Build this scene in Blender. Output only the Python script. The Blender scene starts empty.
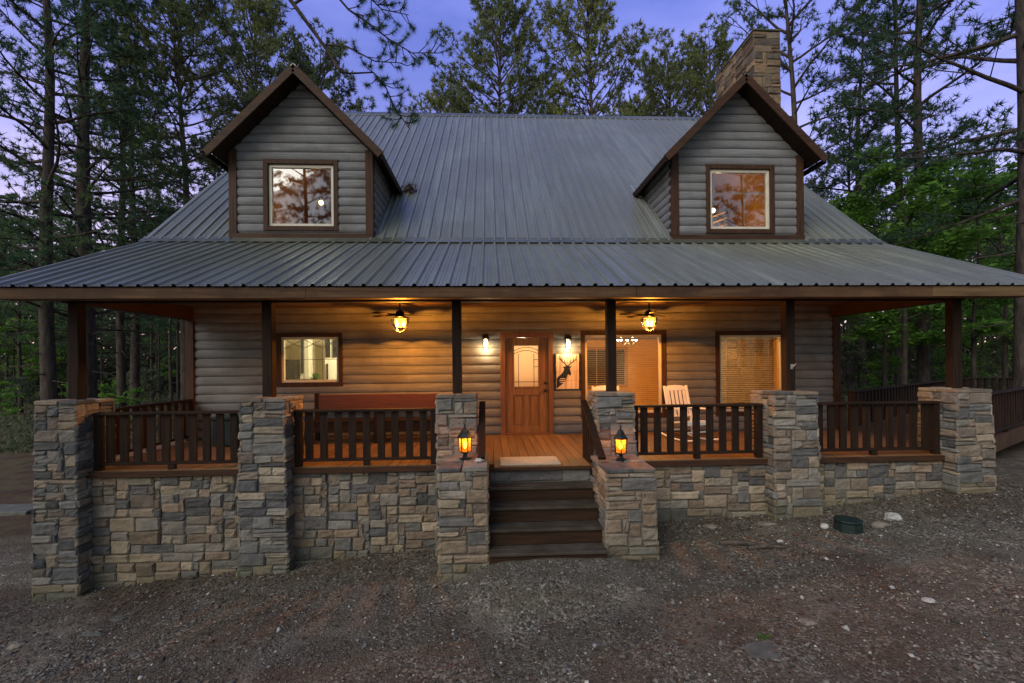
import bpy, math, random
import numpy as np
from mathutils import Vector, Matrix

R = math.radians
scene = bpy.context.scene
COL = scene.collection
rng = random.Random(7)

# ------------------------------------------------------------------ helpers
WORLD_LOC = {}

class MB:
    """collects polygons of ONE mesh"""
    def __init__(s):
        s.v = []; s.f = []; s.c = []
    def add(s, vs, fs, col=None):
        o = len(s.v)
        s.v.extend([tuple(p) for p in vs])
        for f in fs:
            s.f.append(tuple(i + o for i in f)); s.c.append(col)
    def box(s, x0, x1, y0, y1, z0, z1, col=None):
        vs = [(x0,y0,z0),(x1,y0,z0),(x1,y1,z0),(x0,y1,z0),(x0,y0,z1),(x1,y0,z1),(x1,y1,z1),(x0,y1,z1)]
        s.add(vs, [(0,3,2,1),(4,5,6,7),(0,1,5,4),(1,2,6,5),(2,3,7,6),(3,0,4,7)], col)
    def bar(s, a, b, w, h, up=(0,0,1), col=None):
        """box of section w x h running from a to b"""
        a = Vector(a); b = Vector(b); d = (b - a).normalized(); up = Vector(up)
        x = d.cross(up)
        if x.length < 1e-4: x = d.cross(Vector((0,1,0)))
        x.normalize(); y = x.cross(d).normalized()
        vs = []
        for p in (a, b):
            for sx, sy in ((-1,-1),(1,-1),(1,1),(-1,1)):
                vs.append(p + x*(sx*w/2) + y*(sy*h/2))
        s.add(vs, [(0,3,2,1),(4,5,6,7),(0,1,5,4),(1,2,6,5),(2,3,7,6),(3,0,4,7)], col)
    def tube(s, pts, rad, n=8, caps=True):
        pts = [Vector(p) for p in pts]
        if not isinstance(rad, (list, tuple)): rad = [rad]*len(pts)
        rings = []
        ref = Vector((0.31,0.17,0.93))
        for i, p in enumerate(pts):
            d = (pts[min(i+1,len(pts)-1)] - pts[max(i-1,0)])
            d = d.normalized() if d.length > 1e-6 else Vector((0,0,1))
            x = d.cross(ref)
            if x.length < 0.05: x = d.cross(Vector((1,0,0)))
            x.normalize(); y = d.cross(x)
            rings.append([p + x*(rad[i]*math.cos(2*math.pi*k/n)) + y*(rad[i]*math.sin(2*math.pi*k/n)) for k in range(n)])
        vs = [q for r in rings for q in r]; fs = []
        for i in range(len(pts)-1):
            for k in range(n):
                fs.append((i*n+k, i*n+(k+1)%n, (i+1)*n+(k+1)%n, (i+1)*n+k))
        if caps:
            fs.append(tuple(reversed(range(n)))); fs.append(tuple(range((len(pts)-1)*n, len(pts)*n)))
        s.add(vs, fs)
    def lathe(s, prof, c=(0,0,0), n=16, rot=0.0, caps=True):
        """prof: list of (radius, z)"""
        vs = []; fs = []
        for r, z in prof:
            for k in range(n):
                a = rot + 2*math.pi*k/n
                vs.append((c[0]+r*math.cos(a), c[1]+r*math.sin(a), c[2]+z))
        for i in range(len(prof)-1):
            for k in range(n):
                fs.append((i*n+k, i*n+(k+1)%n, (i+1)*n+(k+1)%n, (i+1)*n+k))
        if caps:
            fs.append(tuple(reversed(range(n)))); fs.append(tuple(range((len(prof)-1)*n, len(prof)*n)))
        s.add(vs, fs)
    def prism(s, poly, place, d0, d1):
        """poly of (u,v); place(u,v,d)->xyz"""
        n = len(poly)
        vs = [place(u,v,d0) for u,v in poly] + [place(u,v,d1) for u,v in poly]
        fs = [tuple(range(n)), tuple(reversed(range(n,2*n)))]
        for i in range(n):
            j = (i+1) % n
            fs.append((i, n+i, n+j, j))
        s.add(vs, fs)
    def build(s, name, mat, parent=None, loc=None, smooth=False, bevel=0.0):
        base = Vector(loc) if loc is not None else Vector(WORLD_LOC.get(parent.name, (0,0,0)) if parent else (0,0,0))
        me = bpy.data.meshes.new(name)
        vs = [(x-base.x, y-base.y, z-base.z) for x,y,z in s.v]
        me.from_pydata(vs, [], s.f)
        me.update()
        if any(c is not None for c in s.c):
            at = me.attributes.new('tone', 'FLOAT_COLOR', 'CORNER')
            buf = []
            for f, c in zip(s.f, s.c):
                c = c or (0.5,0.5,0.5)
                for _ in f: buf.extend((c[0],c[1],c[2],1.0))
            at.data.foreach_set('color', buf)
        if smooth: me.polygons.foreach_set('use_smooth', [True]*len(me.polygons))
        if mat is not None: me.materials.append(mat)
        o = bpy.data.objects.new(name, me); COL.objects.link(o)
        if parent is not None: o.parent = parent
        else: o.location = base
        WORLD_LOC[o.name] = tuple(base)
        if bevel > 0:
            m = o.modifiers.new('edge', 'BEVEL'); m.width = bevel; m.segments = 1; m.limit_method = 'ANGLE'; m.angle_limit = R(40)
        return o

def np_mesh(name, verts, faces, mat, parent=None, loc=(0,0,0), col=None, smooth=False):
    """verts Nx3, faces MxK numpy arrays -> one mesh object"""
    me = bpy.data.meshes.new(name)
    n, (m, k) = len(verts), faces.shape
    me.vertices.add(n); me.vertices.foreach_set('co', np.ascontiguousarray(verts, dtype=np.float32).ravel())
    me.loops.add(m*k); me.loops.foreach_set('vertex_index', np.ascontiguousarray(faces, dtype=np.int32).ravel())
    me.polygons.add(m); me.polygons.foreach_set('loop_start', np.arange(0, m*k, k, dtype=np.int32))
    me.polygons.foreach_set('loop_total', np.full(m, k, dtype=np.int32))
    if col is not None:
        at = me.attributes.new('tone', 'FLOAT_COLOR', 'POINT')
        at.data.foreach_set('color', np.ascontiguousarray(np.concatenate([col, np.ones((n,1))],1), dtype=np.float32).ravel())
    if smooth: me.polygons.foreach_set('use_smooth', np.ones(m, dtype=bool))
    me.update(calc_edges=True); me.validate()
    me.materials.append(mat)
    o = bpy.data.objects.new(name, me); COL.objects.link(o)
    if parent is not None: o.parent = parent
    else: o.location = loc
    return o

def tag(o, label=None, cat=None, group=None, kind=None):
    if label: o['label'] = label
    if cat: o['category'] = cat
    if group: o['group'] = group
    if kind: o['kind'] = kind
    return o

def thing(name, label, cat, loc=(0,0,0), rz=0.0, group=None):
    o = bpy.data.objects.new(name, None); COL.objects.link(o)
    o.empty_display_size = 0.2
    o.location = loc; o.rotation_euler = (0,0,rz)
    WORLD_LOC[o.name] = tuple(loc)
    return tag(o, label, cat, group, 'thing')

def dup(root, loc, rz=0.0, label=None, group=None, sc=None):
    r = root.copy(); COL.objects.link(r); r.location = loc; r.rotation_euler = (0,0,rz)
    if sc: r.scale = sc
    if label: r['label'] = label
    if group: r['group'] = group
    for ch in list(root.children):
        c = ch.copy(); COL.objects.link(c); c.parent = r
        for g in ch.children:
            d = g.copy(); COL.objects.link(d); d.parent = c
    return r

# ------------------------------------------------------------------ materials
def new_mat(name):
    m = bpy.data.materials.new(name); m.use_nodes = True
    nt = m.node_tree; b = nt.nodes['Principled BSDF']
    return m, nt, b

def N(nt, t, **kw):
    n = nt.nodes.new(t)
    for k, v in kw.items():
        if hasattr(n, k): setattr(n, k, v)
        else: n.inputs[k].default_value = v
    return n

def noise(nt, vec, scale, detail=4, rough=0.55):
    n = N(nt, 'ShaderNodeTexNoise'); n.inputs['Scale'].default_value = scale
    n.inputs['Detail'].default_value = detail; n.inputs['Roughness'].default_value = rough
    nt.links.new(vec, n.inputs['Vector']); return n

def ramp(nt, fac, stops):
    r = N(nt, 'ShaderNodeValToRGB'); e = r.color_ramp.elements
    e[0].position, e[0].color = stops[0][0], (*stops[0][1], 1)
    e[1].position, e[1].color = stops[-1][0], (*stops[-1][1], 1)
    for p, c in stops[1:-1]:
        k = e.new(p); k.color = (*c, 1)
    nt.links.new(fac, r.inputs['Fac']); return r

def mix(nt, a, b, fac, mode='MIX'):
    m = N(nt, 'ShaderNodeMix'); m.data_type = 'RGBA'; m.blend_type = mode
    for sock, v in ((m.inputs['Factor'], fac), (m.inputs['A'], a), (m.inputs['B'], b)):
        if isinstance(v, (int, float)): sock.default_value = v
        elif isinstance(v, tuple): sock.default_value = (*v, 1)
        else: nt.links.new(v, sock)
    return m.outputs['Result']

def coords(nt, stretch=(1,1,1), kind='Object'):
    tc = N(nt, 'ShaderNodeTexCoord'); mp = N(nt, 'ShaderNodeMapping')
    mp.inputs['Scale'].default_value = stretch
    nt.links.new(tc.outputs[kind], mp.inputs['Vector'])
    return mp.outputs['Vector'], tc.outputs[kind]

def surf(name, c1, c2, scale=6, stretch=(1,1,1), rough=0.7, metal=0.0, spec=0.3, bump=0.2, bscale=None,
         dist=0.01, blot=None, blot_scale=0.7, attr=0.0, detail=6, rough2=None, lo=0.3, hi=0.7, moss=False):
    m, nt, b = new_mat(name)
    v, raw = coords(nt, stretch)
    n1 = noise(nt, v, scale, detail)
    col = ramp(nt, n1.outputs['Fac'], [(lo, c1), (hi, c2)]).outputs['Color']
    if attr > 0:
        a = N(nt, 'ShaderNodeAttribute'); a.attribute_name = 'tone'
        n3 = noise(nt, v, scale*0.5, 5)
        dark = ramp(nt, n3.outputs['Fac'], [(0.25,(0.62,0.62,0.62)),(0.75,(1.25,1.22,1.18))]).outputs['Color']
        tinted = mix(nt, a.outputs['Color'], dark, 1.0, 'MULTIPLY')
        col = mix(nt, col, tinted, attr)
    if blot:
        n2 = noise(nt, raw, blot_scale, 5, 0.6)
        f = ramp(nt, n2.outputs['Fac'], [(0.45,(0,0,0)),(0.68,(1,1,1))]).outputs['Color']
        col = mix(nt, col, blot, f)
    if moss:      # green growth on the lowest courses
        sz = N(nt, 'ShaderNodeSeparateXYZ'); nt.links.new(raw, sz.inputs[0]); nm_ = noise(nt, raw, 4.5, 5, 0.65)
        ad = N(nt, 'ShaderNodeMath'); ad.operation = 'MULTIPLY_ADD'; ad.inputs[1].default_value = -0.9; nt.links.new(sz.outputs['Z'], ad.inputs[0]); nt.links.new(nm_.outputs['Fac'], ad.inputs[2])
        mf = ramp(nt, ad.outputs[0], [(0.02,(0,0,0)),(0.36,(0.6,0.6,0.6))]).outputs['Color']
        col = mix(nt, col, (0.095,0.093,0.048), mf)
    nt.links.new(col, b.inputs['Base Color'])
    b.inputs['Metallic'].default_value = metal
    b.inputs['Specular IOR Level'].default_value = spec
    if rough2 is None: b.inputs['Roughness'].default_value = rough
    else:
        n4 = noise(nt, raw, 2.5, 4)
        rr = N(nt, 'ShaderNodeMapRange'); rr.inputs['To Min'].default_value = rough; rr.inputs['To Max'].default_value = rough2
        nt.links.new(n4.outputs['Fac'], rr.inputs['Value']); nt.links.new(rr.outputs['Result'], b.inputs['Roughness'])
    if bump > 0:
        nb = noise(nt, v, bscale or scale*2, 6, 0.65)
        bp = N(nt, 'ShaderNodeBump'); bp.inputs['Strength'].default_value = bump; bp.inputs['Distance'].default_value = dist
        nt.links.new(nb.outputs['Fac'], bp.inputs['Height']); nt.links.new(bp.outputs['Normal'], b.inputs['Normal'])
    return m

def emit(name, col, strength):
    m, nt, b = new_mat(name)
    b.inputs['Base Color'].default_value = (*col, 1); b.inputs['Emission Color'].default_value = (*col, 1)
    b.inputs['Emission Strength'].default_value = strength
    return m

def glass(name, tint=(0.95,0.97,0.97), refl=1.0, tex=0.0, opacity=0.0, base=(0.5,0.4,0.25)):
    """thin pane: mostly see-through with a Fresnel mirror on top"""
    m, nt, b = new_mat(name); nt.nodes.remove(b)
    out = nt.nodes['Material Output']
    tr = N(nt, 'ShaderNodeBsdfTransparent'); tr.inputs['Color'].default_value = (*tint, 1)
    body = tr.outputs[0]
    if opacity > 0:
        tl = N(nt, 'ShaderNodeBsdfTranslucent'); tl.inputs['Color'].default_value = (*base, 1)
        mx0 = N(nt, 'ShaderNodeMixShader'); mx0.inputs['Fac'].default_value = opacity
        nt.links.new(body, mx0.inputs[1]); nt.links.new(tl.outputs[0], mx0.inputs[2]); body = mx0.outputs[0]
    gl = N(nt, 'ShaderNodeBsdfGlossy'); gl.inputs['Roughness'].default_value = 0.02
    fr = N(nt, 'ShaderNodeFresnel'); fr.inputs['IOR'].default_value = 1.5
    ml = N(nt, 'ShaderNodeMath'); ml.operation = 'MULTIPLY'; ml.inputs[1].default_value = refl; ml.use_clamp = True
    nt.links.new(fr.outputs[0], ml.inputs[0])
    if tex > 0:
        v, _ = coords(nt); nz = noise(nt, v, 30, 3)
        bp = N(nt, 'ShaderNodeBump'); bp.inputs['Strength'].default_value = tex; bp.inputs['Distance'].default_value = 0.01
        nt.links.new(nz.outputs['Fac'], bp.inputs['Height']); nt.links.new(bp.outputs['Normal'], gl.inputs['Normal'])
    mx = N(nt, 'ShaderNodeMixShader')
    nt.links.new(ml.outputs[0], mx.inputs['Fac']); nt.links.new(body, mx.inputs[1]); nt.links.new(gl.outputs[0], mx.inputs[2])
    nt.links.new(mx.outputs[0], out.inputs['Surface'])
    return m

def leafmat(name, c1, c2, c3, scale=0.6):
    m, nt, b = new_mat(name)
    v, _ = coords(nt)
    oi = N(nt, 'ShaderNodeObjectInfo')
    n1 = noise(nt, v, scale, 3); n2 = noise(nt, v, scale*9, 2)
    col = ramp(nt, n1.outputs['Fac'], [(0.32,c1),(0.5,c2),(0.7,c3)]).outputs['Color']
    var = ramp(nt, n2.outputs['Fac'], [(0.3,(0.55,0.6,0.6)),(0.7,(1.35,1.3,1.2))]).outputs['Color']
    col = mix(nt, col, var, 1.0, 'MULTIPLY')
    rv = ramp(nt, oi.outputs['Random'], [(0.0,(0.75,0.82,0.9)),(1.0,(1.2,1.15,0.95))]).outputs['Color']
    col = mix(nt, col, rv, 1.0, 'MULTIPLY')
    nt.links.new(col, b.inputs['Base Color'])
    b.inputs['Roughness'].default_value = 0.65; b.inputs['Specular IOR Level'].default_value = 0.15
    tl = N(nt, 'ShaderNodeBsdfTranslucent'); nt.links.new(col, tl.inputs['Color'])
    mx = N(nt, 'ShaderNodeMixShader'); mx.inputs['Fac'].default_value = 0.5
    nt.links.new(b.outputs[0], mx.inputs[1]); nt.links.new(tl.outputs[0], mx.inputs[2])
    nt.links.new(mx.outputs[0], nt.nodes['Material Output'].inputs['Surface'])
    return m

MT = {}
MT['siding'] = surf('log_siding', (0.105,0.109,0.122), (0.235,0.24,0.262), 3, (0.7,7,16), 0.8, spec=0.2, bump=0.6, dist=0.01, blot=(0.125,0.118,0.116), blot_scale=1.3, attr=0.55)
MT['siding_y'] = surf('log_siding_side', (0.105,0.109,0.122), (0.235,0.24,0.262), 3, (7,0.7,16), 0.8, spec=0.2, bump=0.6, dist=0.01, attr=0.55)
MT['roof'] = surf('weathered_steel_roof', (0.145,0.152,0.122), (0.222,0.234,0.186), 2.4, (5,0.3,0.3), 0.24, metal=0.35, spec=0.5, bump=0.05, dist=0.01,
                  blot=(0.16,0.16,0.125), blot_scale=0.4, rough2=0.44, attr=0.55, lo=0.33, hi=0.68)
MT['flash'] = surf('bright_flashing', (0.4,0.41,0.42), (0.55,0.55,0.55), 4, rough=0.35, metal=0.7, bump=0.05)
for ax, st in (('x',(0.5,9,9)), ('y',(9,0.5,9)), ('z',(9,9,0.5))):
    MT['trim_'+ax] = surf('brown_trim_'+ax, (0.026,0.0125,0.0075), (0.064,0.031,0.018), 4, st, 0.6, spec=0.15, bump=0.25, dist=0.004)
    MT['dark_'+ax] = surf('dark_stained_wood_'+ax, (0.010,0.0054,0.0038), (0.029,0.0155,0.0105), 4, st, 0.7, spec=0.12, bump=0.25, dist=0.004)
    MT['fascia_'+ax] = surf('weathered_fascia_'+ax, (0.05,0.026,0.014), (0.115,0.062,0.033), 3, st, 0.7, spec=0.15, bump=0.25, dist=0.004, blot=(0.045,0.024,0.015), blot_scale=2.0)
MT['step'] = surf('weathered_step_boards', (0.024,0.018,0.0135), (0.062,0.047,0.036), 4, (0.5,9,9), 0.75, spec=0.15, bump=0.3, dist=0.004, blot=(0.075,0.062,0.05), blot_scale=3)
MT['riser'] = surf('dark_step_risers', (0.02,0.011,0.007), (0.045,0.024,0.015), 4, (0.5,9,9), 0.75, spec=0.12, bump=0.3, dist=0.004)
MT['deck'] = surf('stained_deck_boards', (0.12,0.06,0.025), (0.24,0.125,0.055), 3, (9,0.4,9), 0.5, bump=0.2, dist=0.003, attr=0.55)
MT['ceil'] = surf('porch_ceiling', (0.1,0.055,0.03), (0.17,0.1,0.055), 4, (0.4,9,9), 0.6, bump=0.1)
MT['door'] = surf('stained_door_wood', (0.13,0.056,0.017), (0.27,0.128,0.043), 4, (9,9,0.5), 0.4, bump=0.12, dist=0.003)
MT['doorframe'] = surf('door_casing', (0.11,0.042,0.018), (0.2,0.085,0.038), 4, (9,9,0.5), 0.5, bump=0.15, dist=0.003)
MT['bench'] = surf('redwood_bench', (0.06,0.019,0.011), (0.11,0.036,0.022), 4, (0.5,9,9), 0.5, bump=0.15)
MT['stone'] = surf('field_stone', (0.1,0.1,0.1), (0.3,0.28,0.26), 9, rough=0.9, spec=0.2, bump=1.0, bscale=16, dist=0.03, attr=0.88, moss=True)
MT['mortar'] = surf('recessed_mortar', (0.08,0.074,0.066), (0.15,0.14,0.125), 14, rough=0.95, bump=0.5, bscale=60, dist=0.01)
MT['black'] = surf('black_iron', (0.012,0.012,0.013), (0.03,0.029,0.028), 20, rough=0.45, metal=0.3, bump=0.1)
MT['vinyl'] = surf('cream_window_vinyl', (0.48,0.43,0.36), (0.58,0.53,0.45), 5, rough=0.4, bump=0)
MT['white'] = surf('white_paint', (0.7,0.68,0.64), (0.8,0.78,0.74), 8, rough=0.5, bump=0.05)
MT['cream'] = surf('cream_wall', (0.62,0.54,0.36), (0.7,0.62,0.44), 2, rough=0.8, bump=0.03)
MT['pine_in'] = surf('interior_pine_boards', (0.45,0.2,0.035), (0.62,0.31,0.065), 3, (0.6,6,14), 0.5, bump=0.1)
MT['rafter'] = surf('interior_rafter', (0.22,0.09,0.03), (0.34,0.15,0.05), 3, (9,0.6,9), 0.5, bump=0.1)
MT['blind'] = surf('blind_slats', (0.32,0.22,0.12), (0.42,0.29,0.16), 3, rough=0.5, bump=0)
MT['mat'] = surf('beige_doormat', (0.3,0.24,0.18), (0.45,0.38,0.3), 40, rough=0.95, bump=0.6, bscale=90, dist=0.01)
MT['sign'] = surf('pale_sign_board', (0.42,0.27,0.17), (0.66,0.52,0.4), 3, (9,9,0.6), 0.7, bump=0.15, lo=0.35, hi=0.6)
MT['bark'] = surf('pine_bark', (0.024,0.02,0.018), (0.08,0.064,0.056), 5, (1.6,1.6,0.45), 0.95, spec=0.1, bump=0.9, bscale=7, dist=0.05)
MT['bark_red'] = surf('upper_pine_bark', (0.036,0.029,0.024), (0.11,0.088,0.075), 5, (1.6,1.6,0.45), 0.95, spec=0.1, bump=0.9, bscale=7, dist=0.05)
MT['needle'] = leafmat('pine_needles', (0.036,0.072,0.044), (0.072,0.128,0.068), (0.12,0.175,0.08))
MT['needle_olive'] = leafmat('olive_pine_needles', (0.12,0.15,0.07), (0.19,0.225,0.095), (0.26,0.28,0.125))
MT['leaf'] = leafmat('spring_leaves', (0.08,0.17,0.033), (0.14,0.28,0.05), (0.20,0.36,0.07), 0.8)
MT['shrub'] = leafmat('understory_leaves', (0.058,0.068,0.048), (0.10,0.122,0.072), (0.15,0.185,0.10), 0.8)
MT['rock'] = surf('loose_rock', (0.22,0.21,0.2), (0.5,0.49,0.47), 6, rough=0.9, bump=0.6, bscale=14, dist=0.02)
MT['rock_dark'] = surf('brown_rock', (0.1,0.085,0.07), (0.24,0.2,0.16), 6, rough=0.9, bump=0.6, bscale=14, dist=0.02)
MT['greenbox'] = surf('green_plastic', (0.006,0.012,0.011), (0.012,0.026,0.022), 8, rough=0.6, bump=0.1)
MT['pebble'] = surf('gravel_stones', (0.1,0.1,0.1), (0.3,0.28,0.26), 30, rough=0.9, bump=0.3, attr=1.0)
MT['teal'] = surf('dark_teal_plastic', (0.012,0.022,0.026), (0.022,0.04,0.046), 6, rough=0.5, bump=0.05)
MT['slab'] = surf('grey_slab', (0.055,0.058,0.05), (0.11,0.11,0.098), 6, rough=0.9, bump=0.4)
MT['greybracket'] = surf('pale_bracket', (0.22,0.21,0.2), (0.3,0.29,0.27), 9, rough=0.5, bump=0)
MT['pane'] = glass('window_pane', refl=0.45)
MT['pane_up'] = glass('upper_window_pane', refl=2.3)
MT['frost'] = glass('textured_door_glass', tint=(0.8,0.68,0.5), refl=1.0, tex=0.6, opacity=0.7, base=(0.85,0.7,0.5))
MT['amber'] = glass('amber_lantern_glass', tint=(0.92,0.5,0.12), refl=1.0, tex=0.4, opacity=0.25, base=(0.85,0.36,0.06))
MT['seeded'] = glass('clear_seeded_glass', tint=(0.95,0.9,0.8), refl=1.0, tex=0.4, opacity=0.22, base=(0.9,0.75,0.5))
MT['bowl'] = glass('amber_bowl_glass', tint=(0.95,0.78,0.5), refl=1.0, tex=0.4, opacity=0.05, base=(0.8,0.5,0.2))
MT['bulb'] = emit('warm_bulb', (1.0,0.62,0.24), 9)
MT['bulb_w'] = emit('bright_bulb', (1.0,0.82,0.55), 40)
MT['flame'] = emit('lantern_flame', (1.0,0.5,0.12), 16)
MT['plant'] = leafmat('potted_plant_leaves', (0.05,0.13,0.02), (0.08,0.2,0.03), (0.12,0.26,0.05), 8)

# ------------------------------------------------------------------ terrain
def sm(a, b, x):
    t = min(1, max(0, (x-a)/(b-a))); return t*t*(3-2*t)
def gz(x, y):
    """ground height"""
    base = -1.2 + 0.083*max(-8.5, min(8.5, x))
    base += 0.9*sm(12, 40, x) - 0.15*sm(10, 40, -x)
    far = -0.9 + 0.03*max(-30, min(40, x))
    t = sm(6, 22, y)
    base = base*(1-t) + far*t
    if y < -4.5: base -= 0.025*min(6, -4.5-y)
    w_ = math.exp(-((x-0.72)/1.0)**8-((y+4.05)/0.75)**6)
    base = base*(1-w_)-0.96*w_
    return base
GZ = np.vectorize(gz)

def axis_steps(lo, hi, fine_lo, fine_hi, step, grow=1.35):
    a = list(np.arange(fine_lo, fine_hi+1e-6, step)); s = step; x = fine_lo
    left = []
    while x > lo:
        s *= grow; x -= s; left.append(max(x, lo))
    s = step; x = fine_hi; right = []
    while x < hi:
        s *= grow; x += s; right.append(min(x, hi))
    return np.array(left[::-1] + a + right)

xs = axis_steps(-400, 400, -10, 11, 0.09); ys = axis_steps(-120, 500, -8.6, -2.2, 0.07)
GX, GY = np.meshgrid(xs, ys)
nr = np.random.RandomState(3)
GH = GZ(GX, GY)
def vnoise(X, Y, f, seed):
    r = np.random.RandomState(seed); T = r.rand(64, 64)
    x = X*f; y = Y*f; xi = np.floor(x).astype(int); yi = np.floor(y).astype(int); fx = x-xi; fy = y-yi
    fx = fx*fx*(3-2*fx); fy = fy*fy*(3-2*fy)
    g = lambda a, b: T[a % 64, b % 64]
    return (g(xi,yi)*(1-fx)+g(xi+1,yi)*fx)*(1-fy)+(g(xi,yi+1)*(1-fx)+g(xi+1,yi+1)*fx)*fy
def bumps(X, Y):
    return 0.10*(vnoise(X,Y,0.45,1)-.5) + 0.045*(vnoise(X,Y,1.7,2)-.5) + 0.022*(vnoise(X,Y,5.0,3)-.5)
GH = GH + bumps(GX, GY)
def gzb(x, y): return gz(x, y) + float(bumps(np.array([x]), np.array([y]))[0])
nx, ny = len(xs), len(ys)
idx = np.arange(nx*ny).reshape(ny, nx)
F = np.stack([idx[:-1,:-1], idx[:-1,1:], idx[1:,1:], idx[1:,:-1]], -1).reshape(-1,4)

def ground_mat():
    m, nt, b = new_mat('gravel_ground')
    v, raw = coords(nt)
    vo = N(nt, 'ShaderNodeTexVoronoi'); vo.inputs['Scale'].default_value = 38; nt.links.new(raw, vo.inputs['Vector'])
    vo2 = N(nt, 'ShaderNodeTexVoronoi'); vo2.inputs['Scale'].default_value = 90; nt.links.new(raw, vo2.inputs['Vector'])
    sep = N(nt, 'ShaderNodeSeparateColor'); nt.links.new(vo.outputs['Color'], sep.inputs[0])
    stones = ramp(nt, sep.outputs[0], [(0.0,(0.048,0.043,0.035)),(0.45,(0.12,0.103,0.078)),(0.8,(0.21,0.182,0.142)),(1.0,(0.36,0.335,0.28))]).outputs['Color']
    sep2 = N(nt, 'ShaderNodeSeparateColor'); nt.links.new(vo2.outputs['Color'], sep2.inputs[0])
    grit = ramp(nt, sep2.outputs[0], [(0.0,(0.046,0.039,0.029)),(1.0,(0.172,0.146,0.108))]).outputs['Color']
    nA = noise(nt, raw, 3.0, 5)
    col = mix(nt, stones, grit, ramp(nt, nA.outputs['Fac'], [(0.4,(0,0,0)),(0.6,(1,1,1))]).outputs['Color'])
    nB = noise(nt, raw, 0.55, 6, 0.6)        # red-brown needle litter
    col = mix(nt, col, (0.078,0.055,0.039), ramp(nt, nB.outputs['Fac'], [(0.48,(0,0,0)),(0.64,(0.85,0.85,0.85))]).outputs['Color'])
    nC = noise(nt, raw, 0.8, 5, 0.6); nC.inputs['Distortion'].default_value = 0.4      # pale dusty patches
    col = mix(nt, col, (0.2,0.172,0.14), ramp(nt, nC.outputs['Fac'], [(0.54,(0,0,0)),(0.68,(0.75,0.75,0.75))]).outputs['Color'])
    sp = N(nt, 'ShaderNodeSeparateXYZ'); nt.links.new(raw, sp.inputs[0]); nF = noise(nt, raw, 0.7, 5, 0.6)
    yy = N(nt, 'ShaderNodeMath'); yy.operation = 'MULTIPLY_ADD'; yy.inputs[1].default_value = 2.5; nt.links.new(nF.outputs['Fac'], yy.inputs[0]); nt.links.new(sp.outputs['Y'], yy.inputs[2])
    ff = N(nt, 'ShaderNodeMapRange'); ff.inputs['From Min'].default_value = 0.2; ff.inputs['From Max'].default_value = 1.4; nt.links.new(yy.outputs[0], ff.inputs['Value'])
    nG = noise(nt, raw, 1.6, 5, 0.65)
    floor_ = ramp(nt, nG.outputs['Fac'], [(0.35,(0.05,0.032,0.022)),(0.52,(0.085,0.058,0.036)),(0.68,(0.075,0.085,0.035))]).outputs['Color']
    col = mix(nt, col, floor_, ff.outputs['Result'])
    nt.links.new(col, b.inputs['Base Color']); b.inputs['Roughness'].default_value = 0.95; b.inputs['Specular IOR Level'].default_value = 0.15
    nD = noise(nt, raw, 55, 5, 0.7)
    add = N(nt, 'ShaderNodeMath'); add.operation = 'MULTIPLY_ADD'; add.inputs[1].default_value = -0.8
    nt.links.new(vo.outputs['Distance'], add.inputs[0]); nt.links.new(nD.outputs['Fac'], add.inputs[2])
    bp = N(nt, 'ShaderNodeBump'); bp.inputs['Strength'].default_value = 0.9; bp.inputs['Distance'].default_value = 0.03
    nt.links.new(add.outputs[0], bp.inputs['Height']); nt.links.new(bp.outputs['Normal'], b.inputs['Normal'])
    return m
MT['ground'] = ground_mat()
gr = np_mesh('ground', np.stack([GX.ravel(), GY.ravel(), GH.ravel()], 1), F, MT['ground'], smooth=True)
tag(gr, kind='structure')

# loose gravel, too many to count
def gravel(n, seed):
    r = np.random.RandomState(seed)
    x = r.uniform(-9.5, 10.5, n*3); y = -8.4 + 6.2*r.rand(n*3)**1.5
    keep = r.rand(n*3) < 0.25 + 0.75*vnoise(x, y, 1.3, 9)
    near = (np.abs(x) < (y+10.2)*1.25)
    k = keep & near & ~((y > -4.2) & (x > -0.75) & (x < 2.2) & (y > -4.05)) & (y < -2.75)
    x = x[k][:n]; y = y[k][:n]; n = len(x)
    size = 0.005 + 0.013*r.rand(n)**2.2 + (r.rand(n) < 0.03)*r.rand(n)**1.5*0.03
    oct_ = np.array([(1,0,0),(-1,0,0),(0,1,0),(0,-1,0),(0,0,1),(0,0,-1)], float)
    V = oct_[None]*r.uniform(0.55,1.35,(n,6,1)) + r.normal(0,0.16,(n,6,3))
    V[:,:,2] *= 0.62
    a = r.uniform(0, 2*np.pi, n); c, s_ = np.cos(a), np.sin(a)
    X = V[:,:,0]*c[:,None]-V[:,:,1]*s_[:,None]; Y = V[:,:,0]*s_[:,None]+V[:,:,1]*c[:,None]
    z = GZ(x, y) + bumps(x, y)
    P = np.stack([X*size[:,None]+x[:,None], Y*size[:,None]+y[:,None], V[:,:,2]*size[:,None]+z[:,None]+size[:,None]*0.25], -1)
    f = np.array([(0,2,4),(2,1,4),(1,3,4),(3,0,4),(2,0,5),(1,2,5),(3,1,5),(0,3,5)])
    Fc = (f[None] + (np.arange(n)*6)[:,None,None]).reshape(-1,3)
    pal = np.array([(0.10,0.096,0.09),(0.14,0.126,0.112),(0.055,0.051,0.048),(0.19,0.166,0.142),(0.11,0.08,0.063),(0.40,0.385,0.36),(0.19,0.19,0.19)])
    pi = r.choice(len(pal), n, p=[.22,.24,.18,.14,.07,.06,.09])
    c_ = np.repeat(pal[pi]*r.uniform(0.75,1.2,(n,1)), 6, 0)
    o = np_mesh('loose_gravel', P.reshape(-1,3), Fc, MT['pebble'], col=c_)
    tag(o, kind='stuff')
gravel(52000, 5)

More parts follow.
